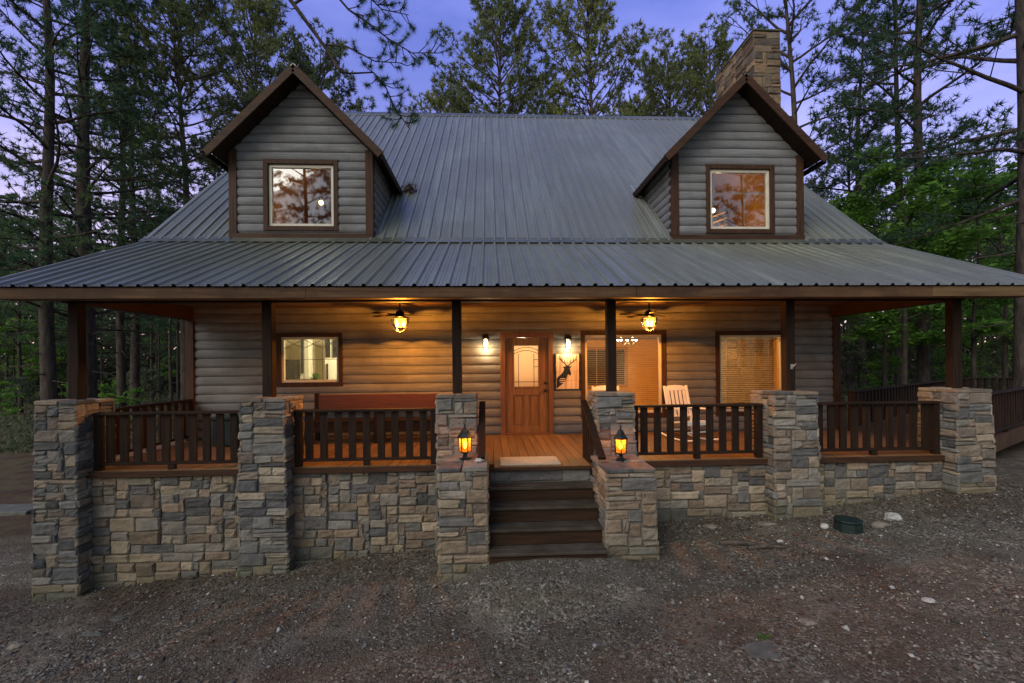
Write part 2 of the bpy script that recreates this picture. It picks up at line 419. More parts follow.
def litter(n, seed):
    r = np.random.RandomState(seed)
    x = r.uniform(-9.5, 10.0, n*4); y = -8.0 + 5.25*r.rand(n*4)**0.8
    dens = np.clip(1.6*(vnoise(x,y,0.55,12)-.38),0,1)*np.clip((y+7.6)/3.5,0.06,1) + 0.8*np.exp(-((y+3.0)/0.35)**2)
    k = (r.rand(n*4) < dens) & (np.abs(x) < (y+10.2)*1.25) & ~((y > -4.1) & (x > -0.75) & (x < 2.2))
    x = x[k][:n]; y = y[k][:n]; n = len(x); z = GZ(x,y)+bumps(x,y)+0.008+0.012*r.rand(n)
    a = r.uniform(0,6.28,n); lf = r.rand(n)<0.4; L = np.where(lf, r.uniform(.025,.06,n), r.uniform(.05,.12,n)); w = np.where(lf, L*0.7, 0.003)
    d = np.stack([np.cos(a),np.sin(a),r.normal(0,.12,n)],1); sd = np.stack([-np.sin(a),np.cos(a),r.normal(0,.15,n)],1); C = np.stack([x,y,z],1)
    P = np.stack([C-d*L[:,None]*.5, C+sd*w[:,None]*.5, C+d*L[:,None]*.5, C-sd*w[:,None]*.5],1).reshape(-1,3)
    pal = np.array([(0.085,0.05,0.033),(0.12,0.08,0.053),(0.055,0.036,0.026),(0.17,0.13,0.09)]); c = np.repeat(pal[r.choice(4,n)],4,0)
    o = np_mesh('leaf_litter', P, np.arange(n*4).reshape(-1,4), MT['pebble'], col=c); tag(o, kind='stuff')
litter(15000, 8)

# ------------------------------------------------------------------ house
HX0, HX1 = -6.10, 7.53
RX0, RX1 = -6.97, 8.52
EY, EZ = -3.24, 2.61                 # porch eave
BY, BZ = -0.17, 4.04                 # break between porch roof and main roof
RY, RZ = 7.25, 10.72                 # ridge
SLOPE = (RZ-BZ)/(RY-BY)
house = thing('log_house', 'two dormer log sided house with grey ribbed metal roof and deep front porch', 'house', (0.7, 0, -1.2))

PITCH = 0.185
def siding(mb, u0, u1, z0, z1, holes, place, clip=None, bulge=0.038):
    """half-log courses as real relief; place(u,z,d) d outwards"""
    prof = [(0.0,0.0),(0.05,0.35),(0.15,0.68),(0.3,0.92),(0.5,1.0),(0.7,0.92),(0.85,0.68),(0.95,0.35)]
    zs = []
    k = math.floor(z0/PITCH)
    while k*PITCH < z1:
        for t, d in prof:
            z = (k+t)*PITCH
            if z0 < z < z1: zs.append((z, d))
        k += 1
    def dep(z):
        t = (z/PITCH) % 1.0
        for (a, da), (b, db) in zip(prof, prof[1:]+[(1.0,0.0)]):
            if a <= t <= b: return da+(db-da)*(t-a)/(b-a)
        return 0
    ext = [z0, z1] + [h[i] for h in holes for i in (2,3) if z0 < h[i] < z1]
    zs = sorted(zs + [(z, dep(z)) for z in ext]); zz = [zs[0]]
    for q in zs[1:]:
        if q[0]-zz[-1][0] > 1e-4: zz.append(q)
    us0 = sorted(set([u0, u1] + [h[i] for h in holes for i in (0,1)]))
    br_ = random.Random(int((u1-u0)*1000+z0*77)); boards = {}
    for (za, da), (zb, db) in zip(zz, zz[1:]):
        kk = math.floor((za+zb)/2/PITCH)
        if kk not in boards:
            js = []; q = u0+br_.uniform(0.6,3.6)
            while q < u1-0.3: js.append(q); q += br_.uniform(2.4,4.6)
            boards[kk] = (js, [br_.uniform(0.78,1.2) for _ in range(len(js)+1)])
        js, tn = boards[kk]
        us = sorted(set(us0 + [j+e for j in js for e in (-0.003,0.003)]))
        for ua, ub in zip(us, us[1:]):
            um, zm = (ua+ub)/2, (za+zb)/2
            if any(h[0] < um < h[1] and h[2] < zm < h[3] for h in holes): continue
            la, ra, lb, rb_ = ua, ub, ua, ub
            if clip:
                (a0, a1), (b0, b1) = clip(za), clip(zb)
                la, ra, lb, rb_ = max(ua,a0), min(ub,a1), max(ua,b0), min(ub,b1)
                if la > ra: la = ra = (la+ra)/2
                if lb > rb_: lb = rb_ = (lb+rb_)/2
                if ra-la < 1e-4 and rb_-lb < 1e-4: continue
            n_ = sum(1 for j in js if um > j); t_ = tn[n_]*0.17
            if any(abs(um-j) < 0.0029 for j in js): t_ = 0.03
            mb.add([place(la,za,da*bulge), place(ra,za,da*bulge), place(rb_,zb,db*bulge), place(lb,zb,db*bulge)], [(0,1,2,3)], (t_, t_*1.0, t_*1.04))

WINS = {'kitchen': (-4.43,-3.08,1.07,2.19), 'dining': (1.925,3.79,0.32,2.20), 'living': (4.87,6.50,0.32,2.175)}
DOOR = (0.205, 1.335, 0.0, 2.165)
m = MB()
siding(m, HX0, HX1, -0.02, 2.74, [DOOR]+list(WINS.values()), lambda u,z,d: (u, -d, z))
m.build('front_wall', MT['siding'], house, smooth=True)
HD = 14.6
def gclip(z):
    if z < BZ: return (0, HD)
    t = (z-BZ)/SLOPE
    return (BY+t, HD-BY-t) if BY+t < HD/2 else (HD/2, HD/2)
for nm, xx, sg in (('side_wall', HX0, -1), ('side_wall', HX1, 1)):
    m = MB(); siding(m, 0, HD, -2.0, 10.4, [], lambda u,z,d: (xx+sg*d, u, z), gclip); m.build(nm, MT['siding_y'], house, smooth=True)
m = MB(); siding(m, HX0, HX1, -2.0, 4.2, [], lambda u,z,d: (u, HD+d, z)); m.build('back_wall', MT['siding'], house, smooth=True)
# corner posts
for x0, x1 in ((-6.235,-6.075), (7.505,7.665)):
    m = MB(); m.box(x0, x1, -0.07, 0.12, -0.02, 2.735); m.build('corner_board', MT['trim_z'], house, bevel=0.006)

# ribbed metal sheets -------------------------------------------------
def ribbed(mb, P0, U, L, S, pitch=0.232, h=0.034, cut=None):
    P0 = Vector(P0); U = Vector(U).normalized(); S = Vector(S); Nn = U.cross(S).normalized()
    prof = [(0.0, 0.0)]; u = pitch*0.5
    while u < L-0.05:
        prof += [(u-0.034,0),(u-0.016,h),(u+0.016,h),(u+0.034,0)]
        if u+pitch < L:
            prof += [(u+pitch*0.36,0),(u+pitch*0.40,h*0.22),(u+pitch*0.44,0), (u+pitch*0.56,0),(u+pitch*0.60,h*0.22),(u+pitch*0.64,0)]
        u += pitch
    prof.append((L, 0.0))
    rr = random.Random(int(L*100)); tones = {}
    for (qa, ha), (qb, hb) in zip(prof, prof[1:]):
        k = int((qa+0.05)/(pitch*4))
        if k not in tones: tones[k] = rr.uniform(0.155, 0.215)
        t_ = tones[k]
        pa, pb = P0+U*qa+Nn*ha, P0+U*qb+Nn*hb
        c0 = cut((qa+qb)/2) if cut else 0.0
        mb.add([pa+S*c0, pb+S*c0, pb+S, pa+S], [(0,1,2,3)], (t_, t_*1.08, t_*0.94))

m = MB()
Lx = RX1-RX0
DORM = (-3.855, 5.365)
def roof_cut(u):          # the roof is open where a dormer room joins it
    for cx in DORM:
        dx = abs(RX0+u-cx)
        if dx < 1.40: return max(0, (7.30-dx-BZ)/(RZ-BZ)-0.03)
    return 0.0
ribbed(m, (RX0,BY-0.04,BZ+0.012), (1,0,0), Lx, (0,RY-BY+0.04,RZ-BZ), cut=roof_cut)
ribbed(m, (RX1,2*RY-BY+0.04,BZ+0.012), (-1,0,0), Lx, (0,-(RY-BY+0.04),RZ-BZ))
def screws(mb, P0, S, L, rows, cut=None):
    P0 = Vector(P0); S = Vector(S); n = Vector((1,0,0)).cross(S).normalized(); sd = S.normalized(); u = 0.232*0.5+0.05
    while u < L:
        for q in rows:
            if cut and q < cut(u)+0.02: continue
            p = P0+Vector((u,0,0))+S*q+n*0.004
            a_, b_ = Vector((0.011,0,0)), sd*0.011
            mb.add([p-a_-b_, p+a_-b_, p+a_+b_, p-a_+b_], [(0,1,2,3)], (0.05,0.05,0.048))
        u += 0.232
screws(m, (RX0,BY-0.04,BZ+0.012), (0,RY-BY+0.04,RZ-BZ), Lx, (0.03,0.14,0.25,0.36,0.47,0.58,0.69,0.80,0.91,0.97), roof_cut)
roof = m.build('main_roof', MT['roof'], house)
m = MB()
ribbed(m, (RX0,EY-0.03,EZ), (1,0,0), Lx, (0,BY-EY+0.03,BZ-EZ))
screws(m, (RX0,EY-0.03,EZ), (0,BY-EY+0.03,BZ-EZ), Lx, (0.03,0.27,0.51,0.75))
proof = m.build('porch_roof', MT['roof'], house)
# ridge cap and transition flashing
m = MB(); m.prism([(-0.2,-0.17),(0,0.03),(0.2,-0.17),(0.2,-0.15),(0,0.055),(-0.2,-0.15)], lambda u,v,d: (d, RY+u, RZ+0.02+v), RX0-0.01, RX1+0.01)
m.build('ridge_cap', MT['roof'], roof)
m = MB(); m.prism([(-0.13,-0.055),(0.02,0.042),(0.05,0.085),(0.04,0.095),(0.005,0.055),(-0.135,-0.045)], lambda u,v,d: (d, BY+u, BZ+v+0.022), RX0-0.005, RX1+0.005)
m.build('transition_flashing', MT['roof'], proof)
# roof boarding under the metal
def slab(mb, a, b, x0, x1, t, off=0.012):
    (ya, za), (yb, zb) = a, b
    d = Vector((0, yb-ya, zb-za)).normalized(); n = Vector((0, -d.z, d.y))
    if n.z < 0: n = -n
    q = [Vector((0,ya,za))-n*off, Vector((0,yb,zb))-n*off, Vector((0,yb,zb))-n*(off+t), Vector((0,ya,za))-n*(off+t)]
    mb.prism([(p.y,p.z) for p in q], lambda u,v,dd: (dd,u,v), x0, x1)
m = MB(); slab(m, (EY,EZ), (BY,BZ), RX0+0.03, RX1-0.03, 0.10)

for xa, xb, y0_ in ((RX0+0.03,DORM[0]-1.4,BY+0.02),(DORM[0]-1.4,DORM[0]+1.4,3.4),(DORM[0]+1.4,DORM[1]-1.4,BY+0.02),(DORM[1]-1.4,DORM[1]+1.4,3.4),(DORM[1]+1.4,RX1-0.03,BY+0.02)):
    slab(m, (y0_,BZ+(y0_-BY)*SLOPE), (RY-0.01,RZ-0.01), xa, xb, 0.12)
slab(m, (2*RY-BY,BZ), (RY+0.01,RZ-0.01), RX0+0.03, RX1-0.03, 0.12)
m.build('roof_boarding', MT['dark_x'], house)
# fascia and rake boards
MT['fascia_new'] = surf('newer_fascia_board', (0.075,0.045,0.022), (0.16,0.098,0.05), 3, (0.5,9,9), 0.7, spec=0.15, bump=0.25, dist=0.004)
for xa, xb, dz, mt_ in ((RX0,-2.55,0.0,'fascia_x'),(-2.546,2.1,0.004,'fascia_x'),(2.104,6.55,-0.002,'fascia_x'),(6.554,RX1,0.003,'fascia_new')):
    m = MB(); m.box(xa, xb, EY-0.004-abs(dz)*0.5, EY+0.035, 2.445+dz, EZ-0.012); m.build('fascia', MT[mt_], house, bevel=0.004)
for xx in (RX0+0.012, RX1-0.012):
    m = MB(); m.bar((xx,EY+0.04,EZ-0.10), (xx,BY,BZ-0.10), 0.03, 0.15, up=(0,0,1)); m.build('rake_board', MT['fascia_y'], house)
    m = MB(); m.bar((xx,BY,BZ-0.11), (xx,RY,RZ-0.11), 0.032, 0.16); m.bar((xx,2*RY-BY,BZ-0.11), (xx,RY,RZ-0.11), 0.032, 0.16); m.build('rake_board', MT['fascia_y'], house)
# porch structure
m = MB(); m.box(-6.30, 7.66, -2.70, -2.55, 2.47, 2.70); m.build('porch_beam', MT['dark_x'], house, bevel=0.006)
for x0, x1 in ((-6.23,-6.08), (7.43,7.58)):
    m = MB(); m.box(x0, x1, -2.549, -0.071, 2.46, 2.70); m.build('side_beam', MT['trim_y'], house, bevel=0.006)
for sx in (-6.155, 7.505):
    m = MB(); m.prism([(-2.66,2.702),(-0.02,2.702),(-0.02,3.93),(-0.3,3.85)], lambda u,v,d: (d,u,v), sx-0.03, sx+0.03); m.build('gable_panel', MT['siding_y'], house)
m = MB()
for i in range(20):
    y = -2.54+i*0.127
    m.box(-6.07, 7.42, y, y+0.121, 2.704, 2.725)
m.box(RX0+0.04, RX1-0.04, EY+0.04, -2.71, 2.49, 2.515)
m.build('porch_ceiling', MT['ceil'], house)
POSTS = [-6.125, -3.345, -0.513, 1.885, 4.745, 7.52]
for i, px in enumerate(POSTS):
    w = 0.07 if i in (2,3) else 0.073
    m = MB(); m.box(px-w, px+w, -2.63-w, -2.63+w, 1.0, 2.469); m.build('porch_post', MT['dark_z'], house, bevel=0.008)
# deck boards
m = MB(); x = -6.42; rr = random.Random(11)
while x < 7.78:
    s_ = rr.uniform(0.75, 1.2); hue = rr.uniform(-0.015, 0.015)
    y0 = -3.02 if (-0.04 <= x and x+0.14 <= 1.49) else -2.80
    m.box(x, x+0.138, y0, -0.03, -0.038, 0.0, (0.175*s_+hue, 0.09*s_, 0.036*s_))
    x += 0.1435
deck = m.build('deck_floor', MT['deck'], house, bevel=0.003)
m = MB()
m.box(-6.42, -0.045, -2.84, -2.802, -0.085, -0.002); m.box(1.495, 7.78, -2.84, -2.802, -0.085, -0.002)
m.box(-6.42, 7.78, -2.7, -2.6, -0.25, -0.04)
m.box(-0.04, 1.49, -3.06, -3.022, -0.05, -0.002)
m.build('rim_board', MT['trim_x'], deck, bevel=0.004)

# ------------------------------------------------------------------ windows, door
def framed(mb, x0, x1, z0, z1, w, y0, y1, bottom=True):
    mb.box(x0, x0+w, y0, y1, z0, z1); mb.box(x1-w, x1, y0, y1, z0, z1)
    mb.box(x0+w, x1-w, y0, y1, z1-w, z1)
    if bottom: mb.box(x0+w, x1-w, y0, y1, z0, z0+w)

def window(x0, x1, z0, z1, yf, trim=0.09, pane='pane', cream=0.05, name='window'):
    t = MB(); framed(t, x0, x1, z0, z1, trim, yf-0.05, yf+0.10)
    f = t.build(name, MT['trim_z'], house, bevel=0.005)
    a, b, c, d = x0+trim, x1-trim, z0+trim, z1-trim
    s_ = MB(); framed(s_, a+0.001, b-0.001, c+0.001, d-0.001, cream, yf+0.0, yf+0.07); s_.build('sash', MT['vinyl'], f, bevel=0.004)
    g = MB(); g.box(a+cream, b-cream, yf+0.035, yf+0.039, c+cream, d-cream); g.build('pane', MT[pane], f)
    return f, (a+cream, b-cream, c+cream, d-cream)

wk, k_in = window(*WINS['kitchen'], 0.0, 0.085)
wd, d_in = window(*WINS['dining'], 0.0, 0.095)
wl, l_in = window(*WINS['living'], 0.0, 0.095)
# lead lines of the kitchen window
a, b, c, d = k_in
mu = MB(); yy = 0.048
def lead(p, q): mu.bar((p[0],yy,p[1]), (q[0],yy,q[1]), 0.010, 0.012, up=(0,1,0))
W_, H_ = b-a, d-c
lead((a,c+H_*.5),(b,c+H_*.5)); lead((a+W_*.36,c),(a+W_*.36,d)); lead((a+W_*.72,c),(a+W_*.72,d))
for q in range(3): 
    u0, u1 = a+W_*.36*q, min(b, a+W_*.36*(q+1)); lead((u0,d-H_*.22),(u1,d)); lead((u0,d),(u1,d-H_*.22))
mu.build('lead_lines', MT['black'], wk)
# blinds
for wobj, (a, b, c, d), sw, tl in ((wd, d_in, 0.014, 0.002), (wl, l_in, 0.036, 0.010)):
    m = MB(); z = d-0.03; m.box(a+0.01, b-0.01, 0.09, 0.15, d-0.05, d-0.005)
    while z > c+0.02:
        m.add([(a+0.015,0.11,z-tl),(b-0.015,0.11,z-tl),(b-0.015,0.11+sw,z+tl),(a+0.015,0.11+sw,z+tl)], [(0,1,2,3)]); z -= 0.042
    for q in (0.15, 0.85): m.box(a+(b-a)*q-0.004, a+(b-a)*q+0.004, 0.12, 0.124, c+0.02, d-0.05)
    m.build('blind', MT['blind'], wobj)

# door
dr = MB(); x0, x1, z0, z1 = DOOR
framed(dr, x0, x1, z0, z1, 0.105, -0.055, 0.10, bottom=False); dr.box(x0+0.105, x1-0.105, -0.08, 0.10, 0.0, 0.03)
dframe = dr.build('door_frame', MT['doorframe'], house, bevel=0.005)
a, b, c, d = x0+0.108, x1-0.108, 0.032, z1-0.108
g0, g1, h0, h1 = 0.475, 1.045, 0.985, 1.915
dm = MB(); Y0, Y1 = -0.005, 0.042
dm.box(a, g0, Y0, Y1, c, d); dm.box(g1, b, Y0, Y1, c, d)
dm.box(g0, g1, Y0, Y1, c, 0.16); dm.box(g0, g1, Y0, Y1, h1, d); dm.box(g0, g1, Y0, Y1, 0.83, h0)
mid = (g0+g1)/2
dm.box(mid-0.05, mid+0.05, Y0, Y1, 0.16, 0.83)
for p0, p1 in ((g0, mid-0.05), (mid+0.05, g1)):
    dm.box(p0, p1, Y0+0.022, Y1, 0.16, 0.83); dm.box(p0+0.05, p1-0.05, Y0+0.008, Y0+0.022, 0.21, 0.78)
door = dm.build('door', MT['door'], house, bevel=0.004)
gm = MB(); gm.box(g0+0.03, g1-0.03, 0.012, 0.018, h0+0.03, h1-0.03); gm.build('door_glass', MT['frost'], door)
gm = MB(); framed(gm, g0+0.002, g1-0.002, h0+0.002, h1-0.002, 0.028, -0.014, 0.03); gm.build('glass_bead', MT['door'], door)
gm = MB()
def came(pts): 
    for p, q in zip(pts, pts[1:]): gm.bar((p[0],0.005,p[1]), (q[0],0.005,q[1]), 0.012, 0.012, up=(0,1,0))
came([(g0+.12,h0+.03),(g0+.12,h1-.2)]); came([(g1-.12,h0+.03),(g1-.12,h1-.2)]); came([(g0+.03,h0+.13),(g1-.03,h0+.13)])
arc = lambda rz, zc: [(g0+.03+(g1-g0-.06)*t, zc+rz*math.sin(math.pi*t)) for t in [i/10 for i in range(11)]]
came(arc(0.07,h1-.2)); came(arc(0.07,h1-.13)); came([(g1-.12,h0+.45),(g1-.03,h0+.45)]); came([(g1-.12,h0+.6),(g1-.03,h0+.6)])
gm.build('came', MT['black'], door)
gm = MB(); gm.tube([(b-0.065,-0.005,0.93),(b-0.065,-0.05,0.93)],0.03,12); gm.lathe([(0.012,-0.03),(0.03,-0.015),(0.032,0.0),(0.03,0.015),(0.012,0.03)],(b-0.065,-0.065,0.93),12)
gm.build('handle', MT['black'], door, smooth=True); gm = MB(); gm.tube([(b-0.065,-0.005,1.09),(b-0.065,-0.03,1.09)],0.03,12); gm.build('deadbolt', MT['black'], door, smooth=True)

# ------------------------------------------------------------------ dormers
def dormer(cx, win):
    wx0, wx1 = cx-1.425, cx+1.425
    yf = -0.07; zr, ze = 7.52, 5.815; hw = 1.705
    roofY = lambda z: BY+(z-BZ)/SLOPE
    wall_top = lambda u: zr-0.17-abs(u-cx)*(zr-ze)/hw
    gc = lambda z: (wx0, wx1) if z <= wall_top(wx0) else (cx-(zr-0.17-z)*hw/(zr-ze), cx+(zr-0.17-z)*hw/(zr-ze))
    m = MB(); siding(m, wx0, wx1, 4.13, zr-0.18, [win], lambda u,z,d: (u, yf-d, z), gc)
    for sx, sg in ((wx0,-1),(wx1,1)):
        siding(m, yf, 3.0, 4.0, 6.02, [], lambda u,z,d: (sx+sg*d, u, z), lambda z: (yf, max(yf, roofY(z)+0.03)))
    dm = m.build('dormer', MT['siding'], house, smooth=True)
    for x0, x1 in ((wx0-0.035, wx0+0.125), (wx1-0.125, wx1+0.035)):
        t = MB(); t.box(x0, x1, yf-0.055, yf+0.10, 4.14, wall_top(wx0)+0.04); t.build('corner_board', MT['trim_z'], dm, bevel=0.005)
    t = MB(); t.box(wx0-0.03, wx1+0.03, yf-0.085, yf+0.05, 4.09, 4.225); t.build('base_trim', MT['trim_x'], dm, bevel=0.005)
    # roof: two thick slopes
    y0 = -0.46
    for sg in (-1, 1):
        for nm, mt, top, th, grow in (('dormer_roof', 'roof', 0.0, 0.02, 0.012), ('dormer_soffit', 'dark_y', -0.032, 0.10, 0.0)):
            t = MB(); g = grow
            E = (cx+sg*(hw+g), ze-g); Rg = (cx, zr)
            n = Vector((sg*(zr-ze), 0, hw)).normalized()
            def P(p, y, off): return (p[0]+n.x*off, y, p[1]+n.z*off)
            yb_r, yb_e = roofY(zr)+0.05, roofY(ze)+0.05
            vs = [P(E,y0-g,top),P(E,yb_e,top),P(Rg,yb_r,top),P(Rg,y0-g,top),P(E,y0-g,top-th),P(E,yb_e,top-th),P(Rg,yb_r,top-th),P(Rg,y0-g,top-th)]
            t.add(vs, [(0,1,2,3),(7,6,5,4),(0,4,5,1),(1,5,6,2),(2,6,7,3),(3,7,4,0)])
            t.build(nm, MT[mt], dm)
        t = MB()
        p0 = (cx+sg*0.012, y0-0.005, zr-0.115); p1 = (cx+sg*(hw-0.0), y0-0.005, ze-0.10)
        t.bar(p0, p1, 0.035, 0.15, up=(0,0,1)); t.build('rake_board', MT['trim_x'], dm, bevel=0.004)
        t = MB(); t.bar((cx+sg*(hw-0.0), y0+0.01, ze-0.11), (cx+sg*(hw-0.0), roofY(ze)-0.1, ze-0.11), 0.03, 0.11); t.build('eave_board', MT['dark_y'], dm)
        t = MB(); sx = wx0 if sg < 0 else wx1
        for off in (0.10, 0.2):
            x = sx+sg*off
            t.bar((x, yf+0.05, BZ+0.16), (x, roofY(6.1), 6.1+0.05), 0.035, 0.03)
        t.build('side_flashing', MT['flash'], dm)
    return dm, yf
DW = {}
for cx, win in ((-3.855, (-4.63,-3.115,4.29,5.76)), (5.365, (4.66,6.18,4.27,5.755))):
    dm, yf = dormer(cx, win)
    DW[cx] = window(*win, yf, 0.095, 'pane_up', 0.06, 'dormer_window')
    if cx > 0:
        f_, (a, b, c, d) = DW[cx]; m = MB()
        m.box(a+(b-a)*.60, a+(b-a)*.60+0.022, yf+0.055, yf+0.068, c, d-0.12); m.box(a+(b-a)*.36, b, yf+0.053, yf+0.066, c+(d-c)*.62, c+(d-c)*.62+0.022); m.build('muntin', MT['vinyl'], f_)

# ------------------------------------------------------------------ stone work
PAL = [((0.10,0.099,0.102),4),((0.145,0.14,0.138),4),((0.185,0.168,0.15),5),((0.235,0.185,0.14),3),((0.20,0.152,0.115),3),((0.145,0.115,0.095),4),((0.28,0.23,0.175),2),((0.07,0.07,0.076),3)]
PAL = [((c_[0]*1.08,c_[1]*1.08,c_[2]*1.08),w_) for c_, w_ in PAL]
PALW = [c for c, w in PAL for _ in range(w)]
TAN = [tuple(v_*0.88 for v_ in t_) for t_ in [(0.27,0.215,0.155),(0.235,0.18,0.13),(0.20,0.15,0.11),(0.30,0.25,0.185),(0.21,0.18,0.145),(0.25,0.225,0.19)]]
def stones(mb, W, H, place, r, cw=0.08, ch=0.058, warm=1.0, edge=(True,True), big=1.0):
    nu = max(2, round(W/cw)); nv = max(2, round(H/ch)); uw, vh = W/nu, H/nv
    used = [[False]*nu for _ in range(nv)]
    gu = [[u*uw + (r.uniform(-.16,.16)*uw if 0 < u < nu else 0) for u in range(nu+1)] for _ in range(nv+1)]
    for j in range(nv):
        for i in range(nu):
            if used[j][i]: continue
            w = r.choice([2,2,3,3,4,4,5]); h = r.choice([1,1,2,2,2,2,3,3]) 
            if big > 1: w = round(w*r.uniform(1,big)); h = max(h, 2)
            ww = 0
            while ww < w and i+ww < nu and not used[j][i+ww]: ww += 1
            if nu-(i+ww) == 1 and not used[j][nu-1]: ww += 1
            hh = min(h, nv-j)
            for b_ in range(hh):
                if any(used[j+b_][i+a_] for a_ in range(ww)): hh = b_; break
            for b_ in range(hh):
                for a_ in range(ww): used[j+b_][i+a_] = True
            gap = 0.0065
            ua = gu[j][i] + gap; ub = gu[j][i+ww] - gap
            dj = r.uniform(-.08,.08)*vh
            va = j*vh+gap+dj; vb = (j+hh)*vh-gap+dj*0.5
            dep = r.uniform(0.012, 0.042)
            kj = [(r.uniform(-.011,.011), r.uniform(-.010,.010)) for _ in range(4)]
            if edge[0] and i == 0: ua = -dep*r.uniform(0.5,1.0)
            if edge[1] and i+ww == nu: ub = W+dep*r.uniform(0.5,1.0)
            c = r.choice(TAN) if r.random() < 0.42*(warm-1) else r.choice(PALW); k_ = r.uniform(0.75,1.22)
            col = (c[0]*k_*(1+0.06*(warm-1)), c[1]*k_, c[2]*k_*(1-0.06*(warm-1)))
            g = 4; vs = []; fs = []
            ch_ = min(0.018, (ub-ua)*0.15, (vb-va)*0.2)
            us_ = [ua, ua+ch_, ub-ch_, ub]; vv_ = [va, va+ch_, vb-ch_, vb]
            tu, tv = r.uniform(-.3,.3), r.uniform(-.3,.3)
            mid_u = [ua+ch_, ua+(ub-ua)*r.uniform(.3,.7), ub-ch_]
            us_ = [ua, mid_u[0], mid_u[1], mid_u[2], ub]; vv_ = [va, va+ch_, (va+vb)/2, vb-ch_, vb]
            for y_, v in enumerate(vv_):
                for x_, u in enumerate(us_):
                    rim = (x_ in (0,4)) + (y_ in (0,4))
                    dd = dep*(1+tu*((u-ua)/(ub-ua)-.5)*2*0.6+tv*((v-va)/(vb-va)-.5)*2*0.6) + r.uniform(-.008,.009)
                    if rim == 1: dd = dep*r.uniform(0.4,0.65)
                    if rim == 2: dd = dep*r.uniform(0.15,0.35)
                    fu, fv = (u-ua)/(ub-ua), (v-va)/(vb-va)
                    wq = ((1-fu)*(1-fv), fu*(1-fv), fu*fv, (1-fu)*fv)
                    ju = sum(w_*q_[0] for w_, q_ in zip(wq, kj)); jv = sum(w_*q_[1] for w_, q_ in zip(wq, kj))
                    vs.append(place(u + ju + r.uniform(-.005,.005), v + jv + r.uniform(-.005,.005), dd))
            for y_ in range(4):
                for x_ in range(4):
                    q = y_*5+x_; fs.append((q,q+1,q+6,q+5))
            # skirt back to the mortar
            n0 = len(vs)
            ring = [0,1,2,3,4,9,14,19,24,23,22,21,20,15,10,5]
            rp = [(us_[k_ % 5], vv_[k_//5]) for k_ in ring]
            for (u, v) in rp: vs.append(place(u, v, -0.01))
            for q in range(16): fs.append((ring[q], n0+q, n0+(q+1)%16, ring[(q+1)%16]))
            mb.add(vs, fs, col)

def pillar(name, label, cat, x0, x1, y0, y1, zt, seed, flare=0.035, warm=1.0, group=None, cap=0.055, zb=None):
    r = random.Random(seed)
    zb = (gz((x0+x1)/2, y0)-0.22) if zb is None else zb
    H = zt-cap-zb
    t = thing(name, label, cat, ((x0+x1)/2, (y0+y1)/2, zb), group=group)
    f = lambda v: flare*(1-v/H)
    m = MB(); e = 0.0
    k = f(0)
    # mortar core (tapered)
    vs = [(x0-k,y0-k,zb),(x1+k,y0-k,zb),(x1+k,y1+k,zb),(x0-k,y1+k,zb),(x0,y0,zt-cap),(x1,y0,zt-cap),(x1,y1,zt-cap),(x0,y1,zt-cap)]
    core = MB(); core.add(vs, [(0,3,2,1),(4,5,6,7),(0,1,5,4),(1,2,6,5),(2,3,7,6),(3,0,4,7)])
    core.build('mortar_core', MT['mortar'], t)
    lerp = lambda a, b, u: a+(b-a)*u
    W, D = x1-x0, y1-y0
    stones(m, W, H, lambda u,v,d: (lerp(x0-f(v), x1+f(v), u/W), y0-f(v)-d, zb+v), r, warm=warm)
    stones(m, D, H, lambda u,v,d: (x1+f(v)+d, lerp(y0-f(v), y1+f(v), u/D), zb+v), r, warm=warm)
    stones(m, D, H, lambda u,v,d: (x0-f(v)-d, lerp(y1+f(v), y0-f(v), u/D), zb+v), r, warm=warm)
    stones(m, W, H, lambda u,v,d: (lerp(x1+f(v), x0-f(v), u/W), y1+f(v)+d, zb+v), r, warm=warm)
    m.build('stone_facing', MT['stone'], t)
    # flat cap stones laid on top
    m = MB(); cuts = [x0-0.035, lerp(x0,x1,r.uniform(.35,.6)), x1+0.035]; yc = lerp(y0,y1,r.uniform(.4,.6))
    for a_, b_ in zip(cuts, cuts[1:]):
        for c_, d_ in ((y0-0.035, yc), (yc, y1+0.035)):
            zz = zt+r.uniform(-.008,.008); col = r.choice(PALW[8:]); kk = r.uniform(.8,1.15)
            jit = lambda: r.uniform(-.012,.012)
            p = [(a_+0.005+jit(),c_+0.005+jit()),(b_-0.005+jit(),c_+0.005+jit()),(b_-0.005+jit(),d_-0.005+jit()),(a_+0.005+jit(),d_-0.005+jit())]
            m.prism(p, lambda u,v,d: (u,v,d), zz, zt-cap+0.002); 
            for q in range(6): m.c[-1-q] = (col[0]*kk, col[1]*kk, col[2]*kk)
    m.build('cap_stone', MT['stone'], t, bevel=0.008)
    return t

PIL = [(-6.37,-5.85),(-3.57,-2.98),(-0.77,-0.24),(1.60,2.11),(4.30,4.93),(7.20,7.72)]
PLAB = ['leftmost stone porch pillar, tall greyish pillar standing free at the left end of the porch',
        'second stone porch pillar from the left, between the two left railings',
        'stone porch pillar just left of the front steps, behind a lantern topped pier',
        'stone porch pillar just right of the front steps, behind a lantern topped pier',
        'stone porch pillar in front of the blind covered right window, second from right',
        'rightmost stone porch pillar with tan stones on its left side, beside the ramp']
for i, (a_, b_) in enumerate(PIL):
    pillar('stone_pillar', PLAB[i], 'pillar', a_, b_, -2.98, -2.38, 1.045+(0.02 if i in (2,3) else 0), 20+i, group='stone porch pillars')
PIER_L = pillar('stone_pier', 'low stone pier left of the steps carrying a lit lantern and a white rock', 'pier', -0.645, -0.082, -3.90, -3.06, 0.205, 40, flare=0.015, warm=2.0, group='low piers beside the steps')
